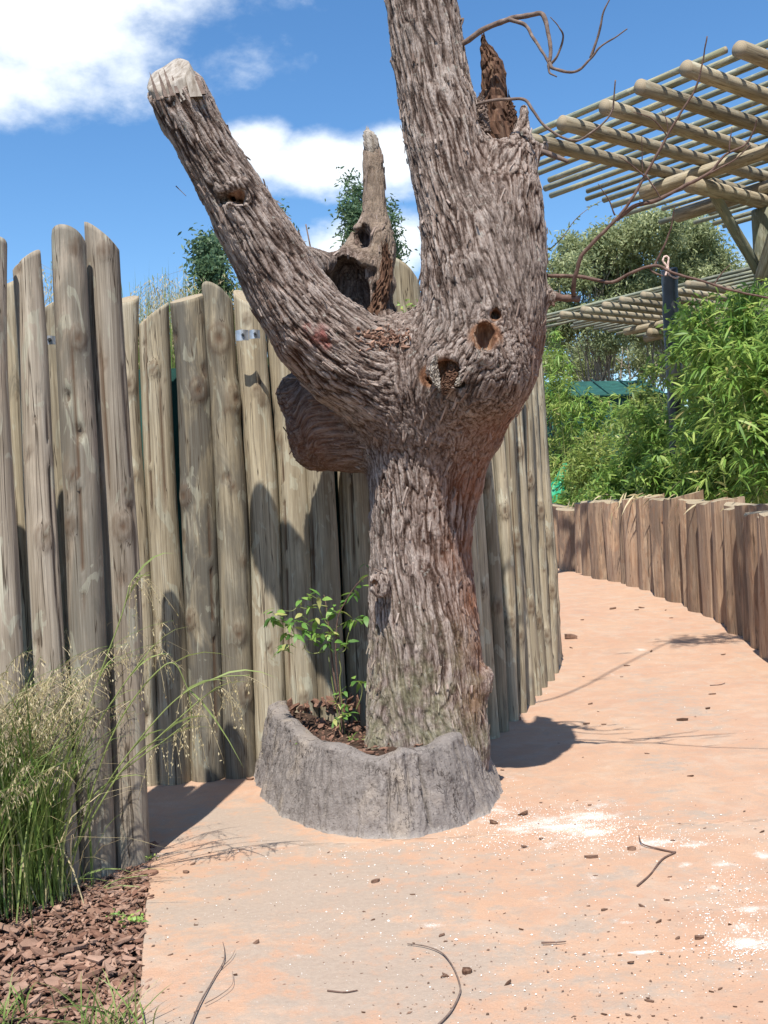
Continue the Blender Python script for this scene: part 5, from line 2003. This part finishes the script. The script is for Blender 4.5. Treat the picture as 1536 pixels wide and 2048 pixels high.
# strappy plant behind the wall
_b = at(800, 640, 7.8)
_b[2] = -.05
_r = np.random.default_rng(4)
_V, _F, _k = blades(26, np.zeros(3), .05, 2.6, 3.38, .05, .06, .03, _r)
_o = link('flax_plant', make_mesh('flax_plant', _V, _F, {'tone': np.repeat(_r.uniform(0, .7, 26), _k)}, [MAT['darkleaf']]), loc=_b)
tag(_o, 'dark upright flax leaves behind the slanted pole in the fork gap', 'plant')
_b = at(808, 634, 6.45)
_n = 160
_P = _r.normal(0, 1, (_n, 3)) * np.array((.10, .05, .045))
_V, _F, _k = leaf_arrays(_P, rand_dirs(_n, -.2, .9), rand_dirs(_n, 0, 1), _r.uniform(.02, .05, _n), .016, .2)
_o = link('leaves', make_mesh('leaves', _V, _F, {'tone': np.repeat(_r.uniform(.3, 1, _n), _k)}, [MAT['sap']]), thing('fern', _b, 'bright green fern tuft in the crotch before the slanted pole', 'fern'))
_o['kind'] = 'stuff'


# ------------------------------------------------------------------ bamboo and shrubs behind the low fence
def bamboo(px, D, top, seed, label, width=95, nfan=230, leaf=.24, mat='bamboo', bottom=1040, culms=6, lw=.13, fan=6):
    r = np.random.default_rng(seed)
    g = float(gz(D))
    p = at(px, 900, D)
    b = np.array((p[0], D, g - .05))
    ztop = at(px, top, D)[2] - b[2]
    zbot = max(.3, at(px, bottom, D)[2] - b[2])
    wr = width * D / FPX
    root = thing('bamboo_clump', b, label, 'bamboo', 'bamboo clumps behind the low fence')
    fans = []
    for c in range(culms):
        a = r.uniform(0, 2 * PI)
        rad = wr * r.uniform(.1, .9)
        tip = np.array((math.cos(a) * rad, math.sin(a) * .7 * rad, ztop * r.uniform(.78, 1.0)))
        s = np.array((math.cos(a), math.sin(a), 0)) * wr * .2
        C = catmull([s, (s + tip) * .5 + np.array((0, 0, ztop * .12)), tip], 24)
        B = Batch()
        B.tube(C, np.linspace(.013, .003, 24), 6)
        link('culm', B.mesh('culm', [MAT['culm']]), root)
        m = nfan // culms
        k = r.uniform(0, 1, m)
        k = (zbot / ztop) + (1 - zbot / ztop) * k ** .85
        q = np.stack([np.interp(k, np.linspace(0, 1, 24), C[:, i]) for i in range(3)], 1)
        q += r.normal(0, 1, (m, 3)) * np.array((wr * .5, wr * .42, .10)) * (1.15 - .75 * k)[:, None]
        fans.append(q)
    Q = np.vstack(fans)
    n = len(Q) * fan
    P = np.repeat(Q, fan, 0)
    az = np.repeat(r.uniform(0, 2 * PI, len(Q)), fan) + r.normal(0, .75, n)
    el = r.normal(-.1, .45, n)
    Dd = np.stack([np.cos(az) * np.cos(el), np.sin(az) * np.cos(el), np.sin(el)], 1)
    V, F, k = leaf_arrays(P + Dd * .02, Dd, np.array((0, 0, 1.)) + r.normal(0, .5, (n, 3)), r.uniform(.5, 1.15, n) * leaf, leaf * lw, r.uniform(.1, .55, n), (0, .3, .65, 1), (.35, 1, .8, 0))
    tone = np.clip(np.repeat(r.normal(.45, .2, len(Q)), fan) + r.normal(0, .2, n), 0, .92)
    tone = np.where(r.random(n) < .035, 1., tone)
    o = link('leaves', make_mesh('leaves', V, F, {'tone': np.repeat(tone, k)}, [MAT[mat]]), root)
    o['kind'] = 'stuff'
    return root


bamboo(1480, 13.4, 520, 1, 'tall bamboo clump at the foot of the near pergola post', 85, 420)
bamboo(1432, 14.6, 590, 2, 'bamboo clump spilling over the fence right of the black post', 70, 400)
bamboo(1545, 12.2, 650, 3, 'bamboo clump at the right picture edge above the brown fence', 90, 420)
bamboo(1318, 18.2, 800, 4, 'bamboo clump around the foot of the black post', 80, 420)
bamboo(1440, 13.9, 800, 5, 'lower bright bamboo clump over the right part of the low fence', 90, 430)
bamboo(1360, 16.2, 860, 6, 'low bamboo clump over the middle of the low fence', 90, 380)
bamboo(1140, 22.5, 690, 7, 'thin bamboo clump beside the end pole of the tall wall', 40, 170, .22)
bamboo(1112, 24, 640, 13, 'tall loose bamboo right beside the upper end of the tall wall', 34, 130, .24)
bamboo(1190, 23, 770, 14, 'loose bamboo sprays hanging before the green shed', 60, 260, .24)
bamboo(1262, 21.5, 760, 15, 'loose bamboo sprays just right of the green shed', 50, 240, .24)
bamboo(1590, 12.5, 520, 12, 'bamboo clump beyond the right picture edge', 90, 300)
SH = 'shrubs behind the low fence'


def shrub(px, D, top, w, seed, label, mat='shrub', nl=6500, leaf=.13, bottom=1040, lw=.30):
    g = float(gz(D))
    b = np.array((at(px, 900, D)[0], D, g - .05))
    zt = at(px, top, D)[2] - b[2]
    zb = max(.3, at(px, bottom, D)[2] - b[2])
    r_ = w * D / FPX
    lob = [(random.uniform(-.6, .6) * r_, random.uniform(-.4, .4), zb + (zt - zb) * f, r_ * (1.05 - .6 * f), (zt - zb) * .24) for f in (.05, .2, .35, .5, .65, .8)]
    return tree('shrub', b, zt, lob, label, 'shrub', mat, nl, leaf, .03, seed, SH, (.18, .4), 2, 'twig', 8, lw)


shrub(1130, 23, 860, 55, 31, 'fine leaved shrub next to the tall wall end', nl=5500, leaf=.11)
shrub(1195, 21, 840, 60, 32, 'yellow green shrub before the green shed', nl=6500, leaf=.11)
shrub(1265, 20, 780, 55, 33, 'olive shrub right of the green shed', 'shrub', 6500, .12)
shrub(1240, 19, 930, 60, 34, 'low leafy shrub just over the far end of the low fence', 'bamboo', 5200, .13)
shrub(1310, 19.5, 740, 45, 35, 'bright shrub close behind the black post', 'shrub', 5200, .13)
shrub(1165, 21.5, 950, 45, 36, 'low shrub beside the green plastic sheet', 'bamboo', 4200, .13)
shrub(1440, 16, 600, 90, 37, 'tall shrub behind the bamboo at right', 'bamboo', 8000, .17)
shrub(1540, 16, 560, 90, 38, 'tall shrub at the right edge under the pergola', 'bamboo', 7000, .17)
shrub(1090, 24, 690, 45, 39, 'leafy shrub showing beside the tall wall top end', 'shrub', 4200, .13)


def dead_leaves():
    r = np.random.default_rng(8)
    B = Batch()
    n = 70
    px = r.uniform(1110, 1536, n)
    base_y = np.interp(px, [1090, 1193, 1302, 1379, 1463, 1534], [1121, 1149, 1176, 1203, 1241, 1284])
    P = []
    for x, y in zip(px, base_y):
        g = ground(x, y)
        P.append((g[0] - .02 + r.normal(0, .05), g[1] + r.normal(0, .05), g[2] + 1.30 - .25 * float(sstep(15, 20, g[1])) + r.uniform(-.10, .06)))
    P = np.array(P)
    D = np.stack([r.uniform(-1, -.1, n), r.uniform(-1, .3, n), r.uniform(-.9, .3, n)], 1)
    V, F, k = leaf_arrays(P, D, rand_dirs(n, .2, 1), r.uniform(.12, .30, n), r.uniform(.015, .03, n), r.uniform(.2, .8, n), (0, .3, .65, 1), (.35, 1, .8, 0))
    o = link('dead_leaves', make_mesh('dead_leaves', V, F, {'tone': np.repeat(r.uniform(0, 1, n), k)}, [MAT['straw']]))
    tag(o, 'dry straw coloured leaves draped over the top of the low slat fence', 'dead leaves', kind='stuff')


dead_leaves()


# ------------------------------------------------------------------ green shed, plastic sheet, black post
def shed():
    D = 25.0
    p0 = at(1040, 760, D)
    p1 = at(1330, 740, D + 1.2)
    g = float(gz(D))
    root = thing('shade_shed', (p0[0], D, g), 'dark green netting shed half hidden behind the shrubs', 'shed')
    b0 = np.array(root.location)
    n = 5
    zt = at(1180, 738, D)[2]
    for i in range(n):
        a = p0 + (p1 - p0) * i / n
        c = p0 + (p1 - p0) * (i + .985) / n
        B = Batch()
        rows, cols = 10, 10
        V = []
        for k in range(rows):
            t = k / (rows - 1)
            for j in range(cols):
                s = j / (cols - 1)
                q = a * (1 - s) + c * s
                sag = .05 * math.sin(PI * s) * math.sin(PI * t) + .03 * math.sin(9 * s + 5 * t + i)
                V.append((q[0], q[1] + sag, g + t * (zt - g - .55)))
        V = np.array(V)
        k = len(V)
        F = grid_faces(cols, rows)
        o = link('wall_panel', make_mesh('wall_panel', np.vstack([V, V + np.array((0, .02, 0))]) - b0, np.vstack([F, F[:, ::-1] + k]), {'tone': np.zeros(2 * k)}, [MAT['cloth']]), root)
        V = []
        for k2 in range(rows):
            t = k2 / (rows - 1)
            for j in range(cols):
                s = j / (cols - 1)
                q = a * (1 - s) + c * s
                V.append((q[0], q[1] - .15 + t * 2.2, zt - .60 + .62 * t - .06 * math.sin(PI * s) * math.sin(PI * t)))
        V = np.array(V)
        o = link('roof_panel', make_mesh('roof_panel', np.vstack([V, V - np.array((0, 0, .02))]) - b0, np.vstack([F, F[:, ::-1] + k]), {'tone': np.zeros(2 * k)}, [MAT['cloth']]), root)
        B = Batch()
        B.tube([(a[0], a[1] - .04, g), (a[0], a[1] - .04, zt - .55)], .03, 8)
        link('post', B.mesh('post', [MAT['cloth']], b0), root)
        B = Batch()
        B.tube([(a[0], a[1] - .17, zt - .585), (a[0], a[1] + 2.05, zt + .06)], .025, 8)
        link('roof_rib', B.mesh('roof_rib', [MAT['cloth']], b0), root)
    for z in (zt - .57, zt - 1.1):
        B = Batch()
        B.tube([(p0[0], p0[1] - .08, z), (p1[0], p1[1] - .08, z)], .022, 8)
        link('rail', B.mesh('rail', [MAT['cloth']], b0), root)


shed()


def plastic():
    D = 21.8
    c = at(1112, 985, D)
    n, m = 26, 30
    V = []
    for j in range(m):
        t = j / (m - 1)
        for i in range(n):
            a = i / n * 2 * PI
            w = (.26 + .10 * math.sin(t * 5)) * (1 - .75 * t ** 1.6)
            f = 1 + .30 * math.sin(a * 5 + t * 4) * (.4 + .6 * (1 - t)) + .12 * math.sin(a * 11 + t * 9)
            V.append((math.cos(a) * w * f + .22 * t * t, math.sin(a) * w * .6 * f, -.5 + t * 1.08 + .03 * math.sin(a * 3)))
    V = np.array(V)
    F = [grid_faces(n, m, True), (np.arange(n) + (m - 1) * n).reshape(1, -1)]
    o = link('plastic_sheet', make_mesh('plastic_sheet', V, F, mats=[MAT['gplastic']]), loc=c)
    tag(o, 'crumpled bright green plastic sheet behind the end of the tall wall', 'plastic sheet')


plastic()


def black_post():
    D = 17.3
    g = float(gz(D))
    t = at(1338, 538, D)
    b = at(1352, 830, D)
    k = (t - b)
    foot = b + k * ((g - .1 - b[2]) / k[2])
    root = thing('black_post', foot, 'tall black plastic wrapped post with a rope loop on top standing in the bamboo', 'post')
    H = t[2] - foot[2]
    n, m = 20, 46
    V = []
    for j in range(m):
        s = j / (m - 1)
        for i in range(n):
            a = i / n * 2 * PI
            r = .126 * (1 + .05 * math.sin(a * 3 + s * 14) + .04 * math.sin(a * 5 - s * 31) + .03 * math.sin(s * 60))
            V.append((k[0] / k[2] * H * s + math.cos(a) * r, k[1] / k[2] * H * s + math.sin(a) * r, H * s + (.04 * math.sin(a + .6) if j == m - 1 else 0)))
    V = np.array(V)
    me = make_mesh('post_body', V, [grid_faces(n, m, True), (np.arange(n) + (m - 1) * n).reshape(1, -1)], mats=[MAT['black']])
    link('post_body', me, root)
    P = [(1331, 552), (1334, 535), (1326, 522), (1330, 513), (1337, 516), (1336, 530), (1338, 548), (1350, 556), (1358, 554)]
    C = catmull(np.array([at(x, y, D - .12) for x, y in P]), 60)
    B = Batch()
    B.tube(C, .017 + .002 * np.sin(np.arange(60) * 1.3), 7)
    link('rope_loop', B.mesh('rope_loop', [MAT['rope']], foot), root)


black_post()

# ------------------------------------------------------------------ pergolas
PK = 1.7
PH = 1.5 + 2.9 * PK
PA = np.array((math.sin(math.radians(52)), math.cos(math.radians(52)), 0))
PB = np.array((PA[1], -PA[0], 0))
_r0 = ray(1122, 246)
PE = np.array((_r0[0], 1, 0)) * (2.9 * PK / _r0[2])       # end of the reference beam


def pp(a, b, z):
    return PE + PA * a * PK + PB * b * PK + np.array((0, 0, z))


def pole_part(name, p, q, r, root, mat='green_pole', rows=14, cols=16, seed=0, grey=.5, taper=.92):
    p = np.asarray(p, float)
    q = np.asarray(q, float)
    d = q - p
    L = np.linalg.norm(d)
    rr = np.random.default_rng(seed + 500)
    th = np.arange(cols) * 2 * PI / cols
    V = []
    for k in range(rows):
        t = k / (rows - 1)
        rad = r * (1 - (1 - taper) * t) * (1 + .03 * np.sin(th * 2 + k + seed) + rr.normal(0, .012, cols))
        V.append(np.stack([np.cos(th) * rad, np.sin(th) * rad, np.full(cols, L * t)], 1))
    V = np.vstack(V)
    V[:, 0] += r * .18 * np.sin(V[:, 2] * 2.1 / max(L, .1) * 2 + seed)
    n = len(V)
    i0 = (rows - 1) * cols
    F1 = grid_faces(cols, rows, True)
    F2 = [np.arange(cols)[::-1].reshape(1, -1), (np.arange(cols) + i0).reshape(1, -1)]
    midx = np.concatenate([np.zeros(len(F1)), [1, 1]])
    me = make_mesh(name, V, [F1] + F2, {'knot': np.zeros(n), 'grey': np.full(n, grey)}, [MAT[mat], MAT['end']], midx)
    o = link(name, me, root, loc=p - np.array(root.location))
    o.rotation_mode = 'QUATERNION'
    o.rotation_quaternion = Vector(d).to_track_quat('Z', 'Y')
    return o


def pergola():
    foot = pp(2.7, 0, 0)
    foot[2] = float(gz(foot[1])) - .05
    root = thing('pergola', foot, 'large timber pergola with green rafters high at the upper right', 'pergola', 'log pergolas')
    rb, rr = .060 * PK, .026 * PK
    for i in range(-1, 6):
        z = PH
        pole_part('beam', pp(.0 + .04 * math.sin(i * 2), .385 * i, z), pp(4.6, .385 * i, z), rb * .94, root, 'pole', seed=i + 10, grey=.2)
    for k in range(21):
        a = .14 + .205 * k + .02 * math.sin(k * 4.1)
        e0 = -1.36 + .16 * math.sin(k * 2.7) - (.22 if k % 3 == 1 else 0)
        e1 = 2.75 + .1 * math.sin(k * 1.9)
        if k == 0:
            e1 = 1.36
        pole_part('rafter', pp(a + .01 * math.sin(k * 3), e0, PH + rb + rr * .9), pp(a + .01 * math.cos(k * 2), e1, PH + rb + rr * .9 + .015 * math.sin(k)), rr * (1.0 + .12 * math.sin(k * 1.3)), root, 'green_pole', rows=12, cols=10, seed=k + 30, grey=1.0)
    zb = PH - 2 * rb - .01
    pole_part('bearer', pp(1.75, -.62, zb), pp(1.75, 2.4, zb), rb * 1.05, root, 'pole', seed=71, grey=.3)
    pole_part('bearer', pp(2.7, -.95, zb), pp(2.7, 2.4, zb), rb * 1.15, root, 'pole', seed=72, grey=.3)
    pole_part('bearer', pp(1.55, .02, zb - 2 * rb - .01), pp(4.2, .02, zb - 2 * rb - .01), rb * 1.15, root, 'pole', seed=73, grey=.3)
    post = pole_part('post', foot, pp(2.7, 0, zb - 3.1 * rb), .105 * PK, root, 'green_pole', rows=30, cols=20, seed=74, grey=.6)
    pole_part('post', np.append(pp(2.7, 2.2, 0)[:2], 0), pp(2.7, 2.2, zb - rb), .085 * PK, root, 'green_pole', rows=30, cols=20, seed=75, grey=.6)
    pole_part('post', np.append(pp(4.3, -.6, 0)[:2], .1), pp(4.3, -.6, zb - rb), .085 * PK, root, 'green_pole', rows=30, cols=20, seed=76, grey=.6)
    # braces meeting the near post
    low = pp(2.66, -.06, at(1508, 545, foot[1])[2])
    pole_part('brace', low, pp(1.85, .02, zb - rb * 1.2), rb * .85, root, 'green_pole', seed=77, grey=.9)
    pole_part('brace', low + np.array((-.02, -.10, -.12)), pp(2.35, .55, zb - rb * .5), rb * .95, root, 'pole', seed=78, grey=.2)
    pole_part('brace', low + np.array((.1, .1, -.2)), pp(3.4, .0, zb - rb * .5), rb * .85, root, 'green_pole', seed=79, grey=.6)
    return root


perg = pergola()


def pergola_copy(src, shift, label):
    c = src.copy()
    COL.objects.link(c)
    c.location = Vector(src.location) + Vector(shift)
    c['label'] = label
    for ch in list(src.children):
        d = ch.copy()
        COL.objects.link(d)
        d.parent = c
    return c


_r1 = ray(1165, 620)
_E2 = np.array((_r1[0], 1, 0)) * (2.9 * PK / _r1[2])
pergola_copy(perg, np.append((_E2 - PE)[:2], 0), 'smaller looking far pergola half hidden behind the bamboo and black post')


# ------------------------------------------------------------------ debris on the path
def debris():
    items = [(372, 1746, 9, 'stone', 'dark round seed pod lying on the path near the front poles'), (987, 1647, 13, 'redwood', 'flat bark flake on the path right of the planter'), (1048, 1629, 13, 'redwood', 'reddish bark piece beside the white lime spill'),
             (1179, 1611, 5, 'redwood', 'small red brown nut above the white lime spill'), (1265, 1700, 14, 'stone', 'brown stone lump next to the bent stick'), (1400, 1877, 13, 'stone', 'brown chip near the lower right white stain'), (932, 1945, 20, 'redwood', 'long dark bark sliver right of the curved twig'),
             (751, 1764, 11, 'stone', 'pale brown chip in the middle of the path'), (1262, 1926, 8, 'redwood', 'dark chip in the lower right foreground'), (1142, 1277, 16, 'stone', 'grey lump of bark on the path at the tall wall end'), (985, 1645, 5, 'stone', 'small crumb beside the flat bark flake'),
             (1035, 1440, 12, 'stone', 'clod of earth at the foot of the tall wall in the tree shadow'), (1345, 1682, 6, 'redwood', 'small reddish crumb on the small white stain'), (500, 1560, 9, 'stone', 'dry leaf scrap between the wall and the planter')]
    r = np.random.default_rng(12)
    for i, (px, py, s, m, lab) in enumerate(items):
        g = ground(px, py)
        V, F = chip_variant(300 + i, .5 if m == 'stone' else .3)
        sc = s * g[1] / FPX
        me = make_mesh('bark_piece', V * sc, F, {'tone': np.full(len(V), .5)}, [MAT[m]], smooth=False)
        o = link('bark_piece', me, loc=(g[0], g[1], g[2] + sc * .2), rot=(r.normal(0, .15), r.normal(0, .15), r.uniform(-.4, .4)))
        tag(o, lab, 'debris', 'distinct pieces of debris on the path')
    mes = []
    for i in range(8):
        V, F = chip_variant(400 + i, .3)
        mes.append(make_mesh('bark_crumb', V, F, {'tone': np.full(len(V), .5)}, [MAT['stone' if i % 3 else 'redwood']], smooth=False))
    for i in range(120):
        px, py = r.uniform(290, 1530), 2048 - 520 * r.random() ** 1.3
        if i > 95:
            px, py = r.uniform(1110, 1450), r.uniform(1200, 1520)
        g = ground(px, py)
        x, y = g[0], g[1]
        if (x + .15) ** 2 / .55 + (y - 5.8) ** 2 / 1.1 < 1 or x < edge_x(min(y, 4.8)) + .05 or (y > 4.9 and x < -.7):
            continue
        sc = (r.gamma(2.2, 1.5) + 2) * y / FPX
        o = link('bark_crumb', mes[i % 8], loc=(x, y, g[2] + sc * .15), rot=(r.normal(0, .2), r.normal(0, .2), r.uniform(-.9, .9)), scale=(sc, sc * r.uniform(.6, 1.1), sc))
        tag(o, 'small brown bark crumb lying on the terracotta path', 'debris', 'bark crumbs scattered on the path')

    def stick(pts, r0, r1, name, label, mat='twig', fork=(), lift=.006):
        C = np.array([ground(x, y) + np.array((0, 0, lift)) for x, y in pts])
        b = C[0].copy()
        r0, r1 = r0 * .6, r1 * .6
        c = catmull(C, 8 * len(pts))
        c[:, 2] += .004 * perlin(c * 6, 2)
        root = thing(name, b, label, 'stick')
        B = Batch()
        B.tube(c, np.linspace(r0, r1, len(c)), 7)
        link('stem', B.mesh('stem', [MAT[mat]], b), root)
        for f in fork:
            cc = catmull(np.array([ground(x, y) + np.array((0, 0, lift + .003 * k)) for k, (x, y) in enumerate(f)]), 6 * len(f))
            B = Batch()
            B.tube(cc, np.linspace(r1 * 1.3, r1 * .5, len(cc)), 6)
            link('twig', B.mesh('twig', [MAT[mat]], b), root)
        return root
    stick([(1275, 1775), (1300, 1752), (1325, 1722), (1349, 1709), (1350, 1707)], .007, .006, 'stick', 'reddish stick snapped into a bent elbow on the path', 'redtwig', [[(1350, 1708), (1318, 1702), (1285, 1693), (1278, 1677)]])
    stick([(872, 2060), (900, 2030), (918, 1995), (920, 1975), (908, 1940), (885, 1910), (855, 1897), (815, 1891)], .006, .003, 'stick', 'long thin twig curved like a bow in the foreground', 'twig')
    stick([(380, 2060), (402, 2010), (430, 1960), (448, 1930), (449, 1905), (446, 1890)], .005, .002, 'stick', 'dry forked grass stem lying at the path left edge', 'twig', [[(440, 1945), (462, 1925), (471, 1910)], [(410, 2015), (440, 2000), (465, 1980), (466, 1955)]], .012)
    stick([(1420, 1372), (1440, 1371), (1450, 1368)], .006, .004, 'stick', 'tiny twig beside the branch shadow up the path', 'redtwig')
    stick([(1083, 1890), (1110, 1889), (1132, 1887)], .006, .003, 'stick', 'straight bark sliver in the right foreground', 'redtwig')
    stick([(655, 1985), (690, 1988), (715, 1984)], .005, .003, 'stick', 'short straight sliver near the bottom centre', 'redtwig')
    # white grit
    B = Batch()
    tet = np.array([(1, 0, 0), (0, .8, 0), (-.9, .1, 0), (0, -1, 0), (0, 0, .7), (.1, 0, -.5)], float)
    tf = np.array([[0, 1, 4], [1, 2, 4], [2, 3, 4], [3, 0, 4], [1, 0, 5], [2, 1, 5], [3, 2, 5], [0, 3, 5]])
    cen = [(1120, 1655, 110, 25, 1500), (1190, 1655, 40, 18, 700), (1000, 1630, 60, 30, 500), (1330, 1688, 60, 12, 400), (1500, 1885, 40, 16, 500), (1480, 1800, 60, 60, 500), (850, 1690, 160, 14, 160), (620, 1780, 200, 60, 120), (1350, 1700, 150, 40, 220), (1480, 1860, 80, 50, 240), (900, 1850, 400, 120, 420), (1250, 1900, 260, 90, 260), (700, 1700, 120, 40, 100), (560, 1600, 60, 60, 60), (1300, 1400, 150, 120, 140)]
    for px, py, sx, sy, n in cen:
        for i in range(n):
            x, y = px + r.normal(0, sx), py + r.normal(0, sy)
            if y < 1200:
                continue
            g = ground(x, y)
            if (g[0] + .15) ** 2 / .5 + (g[1] - 5.8) ** 2 / 1.0 < 1 or g[0] < edge_x(min(g[1], 4.8)) + .03 or (g[1] > 4.9 and g[0] < -.75):
                continue
            s = r.gamma(2, .0006) + .0010
            B.add(tet * s @ rotm(0, 0, r.uniform(0, 6)).T + np.array((g[0], g[1], g[2] + s * .3)), tf, .5)
    o = link('white_grit', B.mesh('white_grit', [MAT['grit']], smooth=False))
    tag(o, 'fine white grit scattered over the terracotta path', 'grit', kind='stuff')
    B = Batch()
    for i in range(1500):
        x, y = r.uniform(285, 1536), 2060 - 640 * r.random() ** 1.25
        g = ground(x, y)
        if (g[0] + .15) ** 2 / .5 + (g[1] - 5.8) ** 2 / 1.0 < 1 or g[0] < edge_x(min(g[1], 4.8)) + .03 or (g[1] > 4.9 and g[0] < -.75):
            continue
        s = r.gamma(1.6, .0009) + .0008
        B.add(tet * s * np.array((r.uniform(.8, 2.2), 1, .7)) @ rotm(0, 0, r.uniform(0, 6)).T + np.array((g[0], g[1], g[2] + s * .3)), tf, .5)
    o = link('bark_dust', B.mesh('bark_dust', [MAT['stone']], smooth=False))
    tag(o, 'tiny brown bark specks strewn over the terracotta path', 'bark specks', kind='stuff')
    # litter caught in the fork of the tree
    B = Batch()
    for i in range(130):
        px, py = r.normal(765, 28), r.normal(668, 10)
        d = hit(px, py + 12, BASE) or 5.5
        V, F = CH[i % 10]
        s = r.uniform(.008, .028)
        B.add(V * s @ rotm(r.normal(0, .7), r.normal(0, .7), r.uniform(0, 6)).T + at(px, py + 8, d - .005), F, r.uniform(0, .8))
    o = link('leaf_litter', B.mesh('leaf_litter', [MAT['chips']], smooth=False))
    tag(o, 'dry bark litter caught in the fork of the dead tree', 'litter', kind='stuff')


debris()
print('objects', len(bpy.data.objects), 'tris', sum(len(o.data.polygons) * 2 for o in bpy.data.objects if o.type == 'MESH'))
